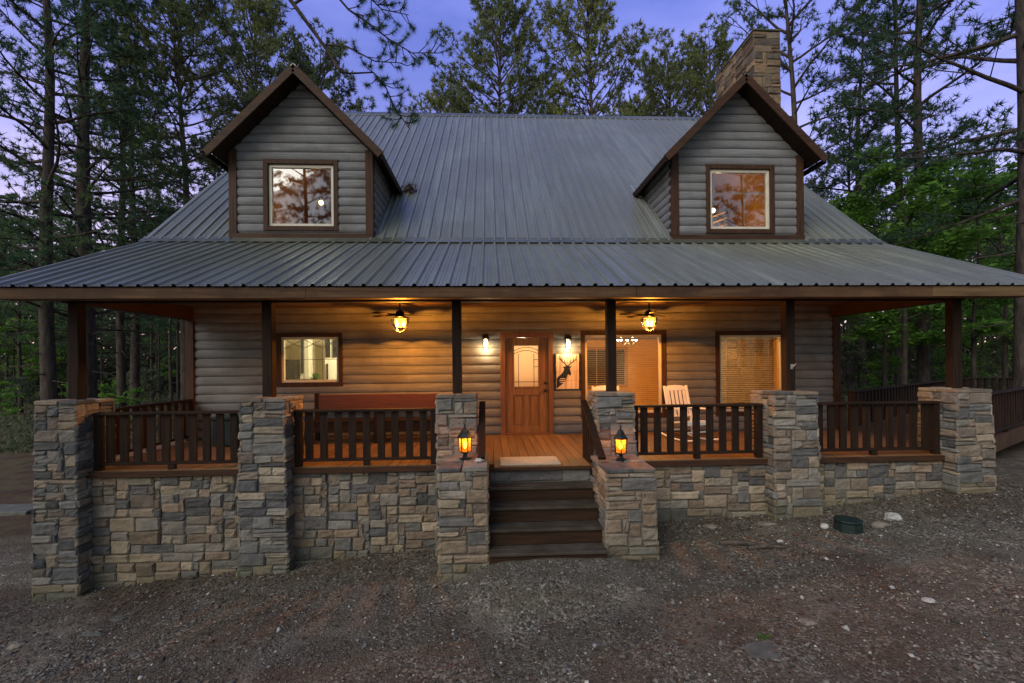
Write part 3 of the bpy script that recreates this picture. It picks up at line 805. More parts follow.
PIER_R = pillar('stone_pier', 'low stone pier right of the steps carrying only a lit lantern', 'pier', 1.49, 2.085, -3.90, -3.06, 0.15, 41, flare=0.03, warm=2.0, group='low piers beside the steps')

WALLS = [(-5.83,-3.60,'low stone porch wall between the leftmost and second pillars, tan and mossy at its foot'),
         (-2.96,-0.785,'low stone porch wall below the bench railing, mostly grey stone'),
         (2.13,4.27,'low stone porch wall below the white rocking chair'),
         (4.95,7.17,'low stone porch wall at the right end of the porch behind the green box')]
for i, (a_, b_, lab) in enumerate(WALLS):
    zb = min(gz(a_,-2.8), gz(b_,-2.8))-0.2
    t = thing('stone_wall', lab, 'wall', ((a_+b_)/2, -2.7, zb), group='low stone porch walls')
    m = MB(); m.box(a_-0.04, b_+0.04, -2.76, -2.5, zb, -0.092); m.build('mortar_core', MT['mortar'], t)
    m = MB(); stones(m, b_-a_, -0.094-zb, lambda u,v,d: (a_+u, -2.762-d, zb+v), random.Random(60+i), cw=0.088, ch=0.066, warm=1.8, edge=(False,False), big=1.1)
    m.build('stone_facing', MT['stone'], t)
# return walls at the porch ends and the strip under the deck at the steps
for xx, sg, lab in ((-6.38,-1,'stone return wall under the left end of the porch deck'), (7.74,1,'stone return wall under the right end of the porch deck')):
    zb = gz(xx,-1)-0.25
    t = thing('stone_wall', lab, 'wall', (xx,-1.2,zb), group='low stone porch walls')
    m = MB(); m.box(min(xx,xx-sg*0.2), max(xx,xx-sg*0.2), -2.3, 0.0, zb, -0.045); m.build('mortar_core', MT['mortar'], t)
    m = MB(); stones(m, 2.3, -0.05-zb, lambda u,v,d: (xx+sg*d, -2.3+(u if sg > 0 else 2.3-u), zb+v), random.Random(70+sg), cw=0.1, ch=0.075, edge=(False,False)); m.build('stone_facing', MT['stone'], t)
# chimney
ch = MB(); r_ = random.Random(90)
cx0, cx1, cy0, cy1, cz0, cz1 = 7.62, 8.36, 3.0, 5.15, -1.2, 10.95
for W, place in ((cx1-cx0, lambda u,v,d: (cx0+u, cy0-d, cz0+v)), (cy1-cy0, lambda u,v,d: (cx1+d, cy0+u, cz0+v)),
                 (cy1-cy0, lambda u,v,d: (cx0-d, cy1-u, cz0+v)), (cx1-cx0, lambda u,v,d: (cx1-u, cy1+d, cz0+v))):
    stones(ch, W, cz1-cz0, place, r_, cw=0.12, ch=0.10, warm=2.0)
ch.c = [(c_[0]*0.74,c_[1]*0.62,c_[2]*0.5) if c_ else c_ for c_ in ch.c]
chim = ch.build('chimney', MT['stone'], house)
ch = MB(); ch.box(cx0+0.005, cx1-0.005, cy0+0.005, cy1-0.005, cz0, cz1-0.002); ch.build('mortar_core', MT['mortar'], chim)
ch = MB(); ch.box(cx0-0.05, cx1+0.05, cy0-0.05, cy1+0.05, cz1, cz1+0.05); ch.build('chimney_cap', MT['slab'], chim, bevel=0.01)

# ------------------------------------------------------------------ steps
st = thing('front_steps', 'four weathered wooden steps between the two lantern piers', 'steps', (0.7,-3.5,-1.05))
SX0, SX1 = -0.045, 1.455
TR = [(-0.23,-3.02,-3.29),(-0.43,-3.26,-3.55),(-0.635,-3.52,-3.80),(-0.845,-3.77,-4.04)]
prev = None
for i, (z, yb, yf) in enumerate(TR):
    m = MB(); ym = (yb+yf)/2
    m.box(SX0, SX1, yf, ym-0.004, z-0.04, z); m.box(SX0, SX1, ym+0.004, yb, z-0.04, z-0.001)
    m.build('tread', MT['step'], st, bevel=0.006)
    m = MB(); zl = (TR[i+1][0]) if i < 3 else -1.12
    m.box(SX0+0.01, SX1-0.01, yf+0.03, yf+0.055, zl+0.001, z-0.042); m.build('riser', MT['riser'], st)
m = MB(); m.box(-0.05, 1.46, -2.99, -2.9, -0.9, -0.055); m.build('riser_backing', MT['mortar'], st)
m = MB(); stones(m, 1.5, 0.16, lambda u,v,d: (-0.045+u, -2.99-d*0.5, -0.228+v), random.Random(99), cw=0.11, ch=0.075, edge=(False,False), big=1.6); m.build('stone_riser', MT['stone'], st)

def handrail(x, label):
    t = thing('stair_handrail', label, 'handrail', (x,-3.0,0), group='sloping stair handrails')
    m = MB(); m.bar((x,-2.42,0.90), (x,-3.62,0.26 if x < 0.5 else 0.22), 0.10, 0.045); m.build('top_rail', MT['dark_y'], t, bevel=0.005)
    m = MB(); m.bar((x,-2.45,0.16), (x,-3.1,-0.12), 0.05, 0.09); m.build('bottom_rail', MT['dark_y'], t)
    for y in (-2.45,-2.62,-2.79,-2.96):
        zt = 0.88+(y+2.42)*0.55
        m = MB(); m.box(x-0.022, x+0.022, y-0.05, y+0.05, 0.0 if y > -3 else -0.2, zt); m.build('baluster', MT['dark_z'], t)
handrail(-0.135, 'dark wooden stair handrail on the left side of the steps')
handrail(1.49, 'dark wooden stair handrail on the right side of the steps')

# ------------------------------------------------------------------ railings
def railing(name, label, a, b, top=0.85, base=0.0, pitch=0.205, bw=0.105, group='porch railings', endpost=True, slope=0.0):
    a = Vector((*a, 0)); b = Vector((*b, 0)); L = (b-a).length; d = (b-a)/L; n = Vector((d.y,-d.x,0))
    t = thing(name, label, 'railing', ((a.x+b.x)/2,(a.y+b.y)/2,base), group=group)
    zt = lambda s: base+top+slope*s
    fill_rail(t, a, d, n, L, top, base, pitch, bw, endpost, slope)
    return t
def fill_rail(t, a, d, n, L, top, base, pitch, bw, endpost, slope=0.0):
    ax = 'x' if abs(d.x) > abs(d.y) else 'y'
    P = lambda s, o, z: (a.x+d.x*s+n.x*o, a.y+d.y*s+n.y*o, base+z+slope*s)
    m = MB(); m.bar(P(0,0,top-0.02), P(L,0,top-0.02), 0.13, 0.038); m.build('top_rail', MT['dark_'+ax], t, bevel=0.005)
    m = MB(); m.bar(P(0,0,0.095), P(L,0,0.095), 0.075, 0.04); m.build('bottom_rail', MT['dark_'+ax], t, bevel=0.004)
    if endpost:
        for s in (0.05, L-0.05):
            m = MB(); m.bar(P(s,0,0.002), P(s,0,top-0.04), 0.09, 0.09, up=(d.x,d.y,0)); m.build('end_post', MT['dark_z'], t)
    m = MB(); m.bar(P(L/2,0,0.002), P(L/2,0,0.074), 0.07, 0.09, up=(d.x,d.y,0)); m.build('foot_block', MT['dark_z'], t)
    k = max(1, round((L-0.2)/pitch)); rr = random.Random(int(L*1000))
    for i in range(k):
        s = 0.1+(L-0.2)*(i+0.5)/k + rr.uniform(-.006,.006)
        m = MB(); m.bar(P(s,-0.01,0.116), P(s,-0.01,top-0.04), 0.038, bw, up=(d.x,d.y,0)); m.build('baluster', MT['dark_z'], t)
railing('porch_railing', 'dark wooden railing at the left end of the porch front, beside the leftmost pillar', (-5.80,-2.72), (-3.63,-2.72))
railing('porch_railing', 'dark wooden railing in front of the long red bench', (-2.93,-2.72), (-0.82,-2.72))
railing('porch_railing', 'dark wooden railing in front of the white rocking chair and right window', (2.17,-2.72), (4.24,-2.72))
railing('porch_railing', 'dark wooden railing at the right end of the porch front, beside the rightmost pillar', (4.99,-2.72), (7.14,-2.72))
railing('porch_railing', 'dark side railing running back to the house corner at the left porch end', (-6.13,-2.32), (-6.13,-0.1), group='porch railings')

# ramp leaving the porch on the right
ang = math.atan2(4.46, 6.9); D_ = Vector((math.cos(ang), math.sin(ang), 0)); N_ = Vector((D_.y,-D_.x,0))
rp = thing('wooden_ramp', 'dark wooden ramp with railings leading away from the right end of the porch', 'ramp', (7.8,-1.2,0))
A0 = Vector((7.9,-2.33,0)); B0 = Vector((7.62,-0.36,0)); B1 = Vector((16.4,5.32,0)); A1 = Vector((13.4,0.84,0)); C1 = Vector((20.5,4.7,0))
m = MB(); poly = [(7.76,-2.36),(7.9,-2.42),(13.6,0.86),(20.5,1.2),(20.6,4.8),(16.4,5.42),(7.6,-0.28),(7.76,-0.28)]
m.prism(poly, lambda u,v,d: (u,v,d), -0.005, -0.05); m.build('ramp_floor', MT['deck'], rp)
m = MB(); m.bar((7.9,-2.44,-0.13), (13.6,0.84,-0.13), 0.04, 0.24); m.bar((13.6,0.84,-0.13), (20.5,1.18,-0.13), 0.04, 0.24); m.build('rim_board', MT['fascia_x'], rp)
for a_, b_ in ((A0,A1),(B0,B1),(B1,C1)):
    L = (b_-a_).length; d_ = (b_-a_)/L
    fill_rail(rp, a_, d_, Vector((d_.y,-d_.x,0)), L, 0.86, 0.0, 0.23, 0.10, True)
for p in (A0+D_*1.6, A0+D_*4.2, B0+D_*3, B0+D_*7, Vector((16.5,1.1,0)), Vector((20.2,4.6,0))):
    m = MB(); m.box(p.x-0.07, p.x+0.07, p.y-0.07, p.y+0.07, gz(p.x,p.y)-0.2, -0.055); m.build('support_post', MT['dark_z'], rp)

# ------------------------------------------------------------------ lamps
def point(loc, col, power, rad=0.03):
    l = bpy.data.lights.new('lamp_light', 'POINT'); l.energy = power; l.color = col; l.shadow_soft_size = rad
    o = bpy.data.objects.new('lamp_light', l); COL.objects.link(o); o.location = loc; return o

def lantern_proto():
    t = thing('lantern', 'x', 'lantern', (0,0,0))
    m = MB(); m.lathe([(0.075,0),(0.078,0.012),(0.05,0.025),(0.03,0.04),(0.028,0.075),(0.05,0.09),(0.085,0.10),(0.088,0.112)], n=6); m.build('base', MT['black'], t)
    m = MB(); m.lathe([(0.078,0.112),(0.084,0.30)], n=6, caps=False); m.build('glass', MT['amber'], t)
    m = MB()
    for k in range(6):
        a_ = 2*math.pi*k/6; m.bar((0.082*math.cos(a_),0.082*math.sin(a_),0.105),(0.088*math.cos(a_),0.088*math.sin(a_),0.305),0.012,0.012)
    m.build('cage', MT['black'], t)
    m = MB(); m.lathe([(0.105,0.298),(0.108,0.308),(0.085,0.34),(0.06,0.365),(0.055,0.39),(0.03,0.42),(0.012,0.43),(0.01,0.455),(0.018,0.465),(0.006,0.485)], n=6); m.build('cap', MT['black'], t)
    m = MB(); m.tube([(0.02*math.cos(q)*1.1, 0, 0.485+0.02+0.02*math.sin(q)) for q in [i*0.7 for i in range(8)]], 0.004, 5); m.build('ring', MT['black'], t)
    m = MB(); m.lathe([(0.006,0.15),(0.022,0.175),(0.024,0.195),(0.014,0.225),(0.003,0.25)], n=10); m.build('flame', MT['flame'], t, smooth=True)
    return t
lant = lantern_proto()
lant.location = (-0.36,-3.42,0.207); lant['label'] = 'lit amber lantern on the left stone pier, beside a white rock'; lant['group'] = 'lanterns on the piers'
dup(lant, (1.80,-3.42,0.152), 0.3, 'lit amber lantern on the right stone pier beside the steps', 'lanterns on the piers')
for p in ((-0.36,-3.42,0.207+0.275), (1.80,-3.42,0.152+0.275)): point(p, (1.0,0.44,0.11), 5.0, 0.015)

def sconce_proto():
    t = thing('wall_sconce', 'x', 'wall lamp', (0,0,0))
    m = MB(); m.box(-0.055,0.055,-0.025,0,0.02,0.22); m.build('back_plate', MT['black'], t, bevel=0.006)
    m = MB(); m.bar((0,-0.02,0.16),(0,-0.13,0.19),0.02,0.02); m.lathe([(0.02,0.20),(0.06,0.175),(0.085,0.13),(0.08,0.115)],(0,-0.13,0),14); m.build('shade_cap', MT['black'], t, smooth=True)
    m = MB(); m.lathe([(0.06,0.115),(0.072,0.02),(0.062,-0.10),(0.045,-0.12)],(0,-0.13,0),14,caps=False); m.build('glass_jar', MT['seeded'], t, smooth=True)
    m = MB(); m.lathe([(0.012,0.09),(0.02,0.06),(0.035,0.01),(0.028,-0.035),(0.006,-0.05)],(0,-0.13,0),12); m.build('bulb', MT['bulb_w'], t, smooth=True)
    return t
sc = sconce_proto()
sc.location = (-0.095,-0.028,1.92); sc['label'] = 'lit clear glass wall sconce left of the front door'; sc['group'] = 'wall sconces by the door'
dup(sc, (1.64,-0.028,1.90), 0, 'lit clear glass wall sconce above the elk sign right of the front door', 'wall sconces by the door')
for p in ((-0.095,-0.158,1.835), (1.64,-0.158,1.815)): point(p, (1.0,0.70,0.33), 15.0, 0.025)

def fan_proto():
    t = thing('ceiling_fan', 'x', 'ceiling fan', (0,0,0))
    m = MB(); m.lathe([(0.06,0.0),(0.065,-0.03),(0.02,-0.05),(0.013,-0.06),(0.013,-0.24)],n=12); m.build('downrod', MT['black'], t, smooth=True)
    m = MB(); m.lathe([(0.03,-0.2),(0.075,-0.235),(0.082,-0.30),(0.085,-0.325),(0.03,-0.33)],n=16); m.build('motor', MT['black'], t, smooth=True)
    for k in range(5):
        a_ = 0.25+2*math.pi*k/5; c, s_ = math.cos(a_), math.sin(a_)
        m = MB(); m.prism([(0.08,-0.02),(0.16,-0.035),(0.56,-0.055),(0.58,0.0),(0.56,0.055),(0.16,0.035),(0.08,0.02)], lambda u,v,d: (u*c-v*s_, u*s_+v*c, -0.285+d+v*0.12), -0.004, 0.004); m.build('blade', MT['dark_x'], t)
    m = MB(); m.lathe([(0.07,-0.33),(0.15,-0.345),(0.157,-0.36)],n=16,caps=False); m.build('light_collar', MT['black'], t, smooth=True)
    m = MB(); m.lathe([(0.15,-0.36),(0.148,-0.44),(0.115,-0.52),(0.05,-0.575),(0.012,-0.59)],n=12,caps=False); m.build('glass_bowl', MT['bowl'], t)
    m = MB()
    for k in range(6):
        a_ = k*math.pi/3; q = [(0.153,-0.36),(0.151,-0.44),(0.118,-0.52),(0.053,-0.578),(0.012,-0.593)]
        m.tube([(r_*math.cos(a_), r_*math.sin(a_), z_) for r_, z_ in q], 0.005, 5)
    m.build('bowl_cage', MT['black'], t)
    m = MB(); m.lathe([(0.004,-0.585),(0.016,-0.595),(0.014,-0.615),(0.003,-0.635)],n=8); m.build('finial', MT['black'], t, smooth=True)
    for sx in (-0.055, 0.06):
        m = MB(); m.lathe([(0.01,-0.37),(0.016,-0.41),(0.028,-0.445),(0.02,-0.48),(0.004,-0.5)],(sx,-0.01,0),10); m.build('bulb', MT['bulb'], t, smooth=True)
    return t
fan = fan_proto()
fan.location = (-1.64,-1.3,2.70); fan['label'] = 'dark porch ceiling fan with lit glass bowl, hanging left of the door'; fan['group'] = 'porch ceiling fans'
dup(fan, (2.97,-1.3,2.69), 0.5, 'dark porch ceiling fan with lit glass bowl, hanging above the large middle window', 'porch ceiling fans')
for p in ((-1.64,-1.3,2.70-0.535), (2.97,-1.3,2.69-0.535)): point(p, (1.0,0.41,0.06), 270.0, 0.03)

# ------------------------------------------------------------------ sign, doormat, chairs, bench
sg = thing('elk_sign', 'pale wooden wall sign with black antlered elk silhouette, beside the door', 'sign', (1.635,-0.05,0.95))
m = MB()
for i in range(4):
    z = 0.955+i*0.187; m.box(1.385+0.006*(i%2), 1.885-0.005*((i+1)%2), -0.062, -0.034, z, z+0.184)
m.build('sign_board', MT['sign'], sg, bevel=0.004)
for x_ in (1.36,1.886):
    m = MB(); m.box(x_,x_+0.024,-0.07,-0.03,0.95,1.705); m.build('sign_edge', MT['black'], sg)
elk = [(0.0,0.0),(0.02,0.30),(0.08,0.36),(0.2,0.42),(0.3,0.50),(0.36,0.60),(0.28,0.66),(0.40,0.665),(0.44,0.70),(0.55,0.70),(0.58,0.66),(0.70,0.68),(0.60,0.60),(0.64,0.50),(0.66,0.42),(0.60,0.39),(0.52,0.44),(0.48,0.36),(0.42,0.26),(0.28,0.14),(0.12,0.06)]
m = MB(); ex, ez, ew, eh = 1.395, 0.97, 0.48, 0.70
m.prism([(ex+u*ew, ez+v*eh) for u,v in elk], lambda u,v,d: (u,d,v), -0.0655, -0.0625)
def ant(pts, w0, w1):
    for i, (p, q) in enumerate(zip(pts, pts[1:])):
        w = w0+(w1-w0)*i/max(1,len(pts)-2); m.bar((ex+p[0]*ew,-0.064,ez+p[1]*eh),(ex+q[0]*ew,-0.064,ez+q[1]*eh),w,0.003,up=(0,1,0))
ant([(.46,.68),(.38,.76),(.27,.82),(.18,.90),(.15,.98)],.022,.012); ant([(.27,.82),(.26,.93)],.014,.01); ant([(.36,.77),(.38,.88)],.014,.01); ant([(.2,.88),(.1,.90)],.012,.01)
ant([(.54,.68),(.62,.75),(.75,.80),(.86,.87),(.92,.97)],.022,.012); ant([(.75,.80),(.77,.91)],.014,.01); ant([(.64,.76),(.64,.87)],.014,.01); ant([(.85,.86),(.95,.86)],.012,.01)
m.build('elk_silhouette', MT['black'], sg)
m = MB()
for i, (u0, u1, v) in enumerate(((.16,.4,.28),(.13,.38,.225),(.18,.32,.17))): m.box(ex+u0*ew, ex+u1*ew, -0.0675, -0.0657, ez+v*eh, ez+v*eh+0.016)
m.build('lettering', MT['sign'], sg)

m = MB(); m.box(0.13, 1.03, -2.98, -2.46, 0.002, 0.03)
dmx = m.build('doormat', MT['mat'], None, loc=(0.58,-2.75,0.0), bevel=0.006); tag(dmx, 'beige rectangular doormat at the top of the front steps', 'doormat', kind='thing')

def rocker():
    t = thing('rocking_chair', 'x', 'rocking chair', (0,0,0))
    for s in (-0.27, 0.27):
        m = MB(); pts = []
        for i in range(11):
            q = -0.62+1.2*i/10; pts.append((s, -q+0.02, 0.03+0.20*q*q))
        m.tube(pts, 0.018, 6); m.build('rocker', MT['white'], t)
        m = MB(); m.bar((s,-0.24,0.04),(s,-0.26,0.64),0.04,0.04); m.build('front_leg', MT['white'], t)
        m = MB(); m.bar((s,0.22,0.05),(s,0.27,0.42),0.04,0.04); m.bar((s,0.26,0.40),(s,0.44,1.10),0.04,0.04); m.build('back_post', MT['white'], t)
        m = MB(); m.bar((s,-0.34,0.66),(s,0.33,0.64),0.075,0.022); m.build('armrest', MT['white'], t)
    m = MB()
    for i in range(6): 
        y = -0.26+i*0.088; m.box(-0.25,0.25,y,y+0.078,0.40-0.012*i,0.42-0.012*i)
    m.box(-0.255,0.255,-0.275,-0.25,0.34,0.40); m.build('seat', MT['white'], t)
    for i in range(5):
        m = MB(); x = -0.196+i*0.098; m.bar((x,0.29,0.45),(x,0.425,1.02),0.06,0.014,up=(0,1,0)); m.build('back_slat', MT['white'], t)
    m = MB(); m.prism([(-0.25,0.0),(0.25,0.0),(0.25,0.075),(0.15,0.105),(0,0.115),(-0.15,0.105),(-0.25,0.075)], lambda u,v,d: (u,0.42+v*0.25+d,1.0+v), -0.012, 0.012)
    m.build('top_rail', MT['white'], t)
    m = MB(); m.bar((-0.25,0.29,0.47),(0.25,0.29,0.47),0.05,0.02,up=(0,0,1)); m.build('lower_rail', MT['white'], t)
    for y in (-0.24,0.23):
        m = MB(); m.bar((-0.27,y,0.2),(0.27,y,0.2),0.022,0.022); m.build('stretcher', MT['white'], t)
    return t
rk = rocker(); rk.location = (3.80,-1.10,0.0); rk.rotation_euler = (0,0,R(14))
rk['label'] = 'white slatted rocking chair behind the railing, between the middle and right windows'; rk['group'] = 'white rocking chairs'
dup(rk, (2.28,-1.0,0.0), R(-4), 'white rocking chair mostly hidden behind the pillar right of the steps', 'white rocking chairs', (0.94,0.94,0.94)); rk.scale = (0.94,0.94,0.94)

bn = thing('porch_bench', 'long red brown wooden bench against the wall left of the door', 'bench', (-2.2,-0.5,0))
m = MB(); m.box(-3.47,-1.0,-0.36,-0.315,0.62,0.915); m.build('backrest', MT['bench'], bn, bevel=0.006)
m = MB(); m.box(-3.47,-1.0,-0.85,-0.37,0.40,0.445); m.box(-3.45,-1.02,-0.845,-0.81,0.22,0.398); m.build('seat', MT['dark_x'], bn, bevel=0.006)
for x in (-3.5,-2.2,-0.98):
    m = MB(); m.box(x-0.04,x+0.04,-0.37+(0.06 if x == -2.2 else 0),-0.29+(0.03 if x == -2.2 else 0),0.0,0.95 if x != -2.2 else 0.6); m.box(x-0.04,x+0.04,-0.86,-0.78,0.0,0.60); m.box(x-0.04,x+0.04,-0.86,-0.29,0.60,0.64); m.build('leg', MT['dark_z'], bn, bevel=0.004)

m = MB(); bx = thing('deck_box', 'dark teal storage box on the porch below the kitchen window', 'storage box', (-4.7,-0.7,0))
m.box(-5.2,-4.2,-0.95,-0.35,0.02,0.50); m.build('body', MT['teal'], bx, bevel=0.012)
m = MB(); m.box(-5.23,-4.17,-0.98,-0.33,0.505,0.56); m.build('lid', MT['teal'], bx, bevel=0.012)
fb = thing('flag_bracket', 'small pale flag holder bracket on the porch post by the right window', 'bracket', (4.745,-2.735,1.42))
m = MB(); m.box(4.725,4.765,-2.728,-2.716,1.38,1.46); m.build('plate', MT['greybracket'], fb)
m = MB(); m.tube([(4.74,-2.728,1.40),(4.76,-2.79,1.46)],0.012,8); m.build('socket', MT['greybracket'], fb)

# ------------------------------------------------------------------ rooms seen through the glass
rm = MB()
def room(x0, x1, y0, y1, z0, z1, mt, name):
    m = MB(); m.add([(x0,y0,z0),(x1,y0,z0),(x1,y1,z0),(x0,y1,z0),(x0,y0,z1),(x1,y0,z1),(x1,y1,z1),(x0,y1,z1)], [(0,1,2,3),(7,6,5,4),(3,2,6,7),(0,3,7,4),(2,1,5,6)])
    return m.build(name, mt, house)
room(-6.0,-0.6,0.16,4.2,0.0,2.7,MT['cream'],'kitchen_walls')
room(-0.5,7.4,0.16,5.2,0.0,2.7,MT['pine_in'],'living_room_walls')
point((-3.0,1.6,2.45),(1.0,0.82,0.46),190,0.1); point((0.75,1.0,2.0),(1.0,0.80,0.55),80,0.1)
point((5.3,1.0,2.3),(1.0,0.66,0.26),80,0.1)
for cx in (-3.855, 5.365):
    m = MB(); x0, x1 = cx-1.3, cx+1.3
    y0, y1 = 0.05, 4.6
    m.add([(x0,y0,4.15),(x1,y0,4.15),(x1,y1,4.15),(x0,y1,4.15),(x0,y0,5.75),(x1,y0,5.75),(x1,y1,5.75),(x0,y1,5.75),(cx,y0,7.0),(cx,y1,7.0)],
          [(0,1,2,3),(3,2,6,9,7),(0,3,7,4),(2,1,5,6),(4,7,9,8),(8,9,6,5)])
    m.build('loft_walls', MT['pine_in'], house)
point((-4.12,1.5,5.33),(1.0,0.72,0.42),6,0.04); point((5.62,1.3,5.13),(1.0,0.70,0.38),14,0.04)
for loc, lab in (((-4.12,1.7,5.5),'glowing round bulb lamp inside the left dormer window'), ((5.62,1.5,5.3),'glowing round bulb lamp inside the right dormer window')):
    t = thing('bulb_lamp', lab, 'lamp', loc, group='lamps in the dormers')
    m = MB(); m.lathe([(0.01,0.06),(0.04,0.04),(0.055,0.0),(0.04,-0.04),(0.01,-0.055)], loc, 14); m.build('globe', MT['bulb'], t, smooth=True)
    m = MB(); m.lathe([(0.02,0.09),(0.025,0.14)], loc, 10); m.tube([(loc[0],loc[1],loc[2]+0.14),(loc[0],loc[1],6.4)],0.006,6); m.build('cord', MT['black'], t)
# loft railing/brace in the right dormer
m = MB()
m.bar((6.6,2.4,4.5),(5.6,2.4,5.7),0.1,0.1); m.bar((6.35,2.6,4.15),(6.35,2.6,6.4),0.05,0.05); m.bar((5.4,2.6,5.9),(6.6,2.6,5.9),0.05,0.05)
for i in range(4): m.bar((5.75,1.9,4.75+0.16*i),(6.1,1.9,4.88+0.16*i),0.3,0.03)
t = thing('loft_brace', 'wooden brace and rails inside the right dormer window', 'brace', (5.4,2.5,4.15)); m.build('timber', MT['pine_in'], t)
# kitchen
kc = thing('kitchen_cabinets', 'white kitchen cabinets with dark appliance seen through the small left window', 'cabinets', (-3.9,2.8,0))
m = MB()
for x0, x1, z0, z1 in ((-5.0,-4.76,1.15,2.45),(-4.36,-3.99,0.96,2.3),(-2.95,-2.35,0.96,2.5)): m.box(x0,x1,2.5,2.95,z0,z1)
m.box(-5.7,-2.3,2.35,2.95,0.0,0.9); m.build('cabinet_boxes', MT['white'], kc, bevel=0.01)
m = MB(); m.box(-5.36,-5.04,2.3,2.6,1.16,1.66); m.box(-4.95,-4.90,2.46,2.49,1.3,2.2); m.box(-4.32,-4.20,2.46,2.49,1.72,2.2); m.box(-4.13,-4.03,2.46,2.49,1.72,2.2); m.box(-4.30,-4.26,2.46,2.49,1.0,1.55); m.build('appliances', MT['black'], kc)
m = MB(); m.box(-5.72,-2.28,2.3,2.97,0.905,0.95); m.build('countertop', MT['rock_dark'], kc)
pp = thing('potted_plant', 'small green potted plant on the kitchen window sill', 'plant', (-3.82,0.42,1.14))
m = MB(); m.lathe([(0.05,0),(0.07,0.09),(0.065,0.09)],(-3.82,0.42,1.10),12); m.build('pot', MT['rock_dark'], pp)
m = MB(); r_ = random.Random(5)
for i in range(60):
    a_ = r_.uniform(0,6.28); l = r_.uniform(.1,.2); e = r_.uniform(.3,1.4); p = Vector((-3.82,0.42,1.19)); d = Vector((math.cos(a_)*math.cos(e),math.sin(a_)*math.cos(e),math.sin(e)))
    w = Vector((-d.y,d.x,0)).normalized()*0.014; m.add([p-w*0.4,p+d*l*0.6-w,p+d*l,p+d*l*0.6+w],[(0,1,2,3)])
m.build('leaves', MT['plant'], pp)
m = MB(); m.box(-4.3,-3.2,0.3,0.55,1.04,1.095); 
tag(m.build('window_counter', MT['white'], None, loc=(-3.75,0.4,1.04)), 'narrow white ledge inside the small left window', 'ledge', kind='thing')
# dining room: dark far window, chandelier
dwn = thing('far_window', 'dark window on the far wall seen through the middle window', 'window', (2.6,5.1,1.2))
m = MB(); m.box(3.1,4.4,5.12,5.19,0.78,1.92); m.build('night_pane', MT['black'], dwn)
m = MB(); framed(m,3.0,4.5,0.68,2.02,0.1,5.06,5.19); m.build('casing', MT['rafter'], dwn)
cd = thing('chandelier', 'small iron chandelier with glowing bulbs seen through the middle window', 'chandelier', (3.55,2.0,2.1))
m = MB(); m.tube([(3.55,2.0,2.69),(3.55,2.0,2.0)],0.015,6)
for i in range(5):
    a_ = i*1.2566; m.tube([(3.55,2.0,2.02),(3.55+0.14*math.cos(a_),2+0.14*math.sin(a_),1.96),(3.55+0.24*math.cos(a_),2+0.24*math.sin(a_),2.06)],0.01,5)
m.build('arms', MT['black'], cd)
for i in range(5):
    a_ = i*1.2566; m = MB(); m.lathe([(0.01,0.0),(0.03,0.03),(0.028,0.06),(0.004,0.09)],(3.55+0.24*math.cos(a_),2+0.24*math.sin(a_),2.06),8); m.build('bulb', MT['bulb_w'], cd, smooth=True)
point((3.55,2.0,2.25),(1.0,0.68,0.28),95,0.15)
fp = thing('stone_fireplace', 'stone fireplace column seen through the right window blinds', 'fireplace', (6.7,2.2,0))
m = MB(); stones(m,1.7,2.65,lambda u,v,d:(6.15+u*0.7,1.9-d,v+0.02),random.Random(123),cw=0.13,ch=0.1,warm=2); m.build('stone_facing', MT['stone'], fp)
m = MB(); m.box(6.15,7.34,1.9,2.5,0.0,2.68); m.build('mortar_core', MT['mortar'], fp)

# ------------------------------------------------------------------ rocks and small things on the ground
def rock(x, y, s, mt, label, seed, flat=0.6, group='loose rocks on the gravel', z=None, up=0.25):
    r = np.random.RandomState(seed); m = MB()
    prof = 6; n = 9; vs = []; fs = []
    for i in range(prof+1):
        th = math.pi*i/prof
        for k in range(n):
            a_ = 2*math.pi*k/n; q = 1+0.22*(r.rand()-.5)*2
            vs.append((x+s[0]*q*math.sin(th)*math.cos(a_), y+s[1]*q*math.sin(th)*math.sin(a_), (gzb(x,y) if z is None else z)+s[2]*(up+q*math.cos(th)*flat)))
    for i in range(prof):
        for k in range(n): fs.append((i*n+k,(i+1)*n+k,(i+1)*n+(k+1)%n,i*n+(k+1)%n))
    m.add(vs, fs); o = m.build('rock', mt, None, loc=(x,y,gz(x,y) if z is None else z)); tag(o, label, 'rock', group, 'thing')
rock(5.70,-3.48,(0.12,0.09,0.10),MT['rock'],'white rock on the gravel right of the green box',1)
rock(4.70,-3.46,(0.06,0.05,0.07),MT['rock'],'small white rock touching the left side of the green box',2)
rock(4.27,-5.42,(0.065,0.045,0.035),MT['rock'],'lone white rock far out on the gravel at right',3)
rock(3.0,-5.48,(0.08,0.06,0.035),MT['rock_dark'],'flat brown rock on the gravel below the right pier',4)
rock(5.36,-3.62,(0.13,0.07,0.08),MT['rock_dark'],'brown broken rock between the green box and the white rock',5)
rock(3.2,-3.15,(0.09,0.07,0.06),MT['rock_dark'],'brown rock at the foot of the right wall beside the pier',6)
rock(4.0,-3.2,(0.15,0.07,0.04),MT['rock_dark'],'long flat rock at the foot of the wall near the second right pillar',7)
rock(-0.17,-3.62,(0.06,0.045,0.05),MT['rock'],'small white rock on the left stone pier beside the lantern',8,z=0.205,up=0.5)
rock(-7.7,-1.2,(0.16,0.1,0.06),MT['rock'],'pale rock on the ground left of the leftmost pillar',9)
rock(-4.52,-3.96,(0.09,0.05,0.035),MT['slab'],'small whitish rock lying in front of the leftmost wall',10)
rock(-4.55,-4.28,(0.12,0.05,0.03),MT['slab'],'long whitish rock lying in the left foreground',11)
rock(-5.45,-4.2,(0.09,0.07,0.06),MT['rock_dark'],'dark rock at the left edge of the picture',12)
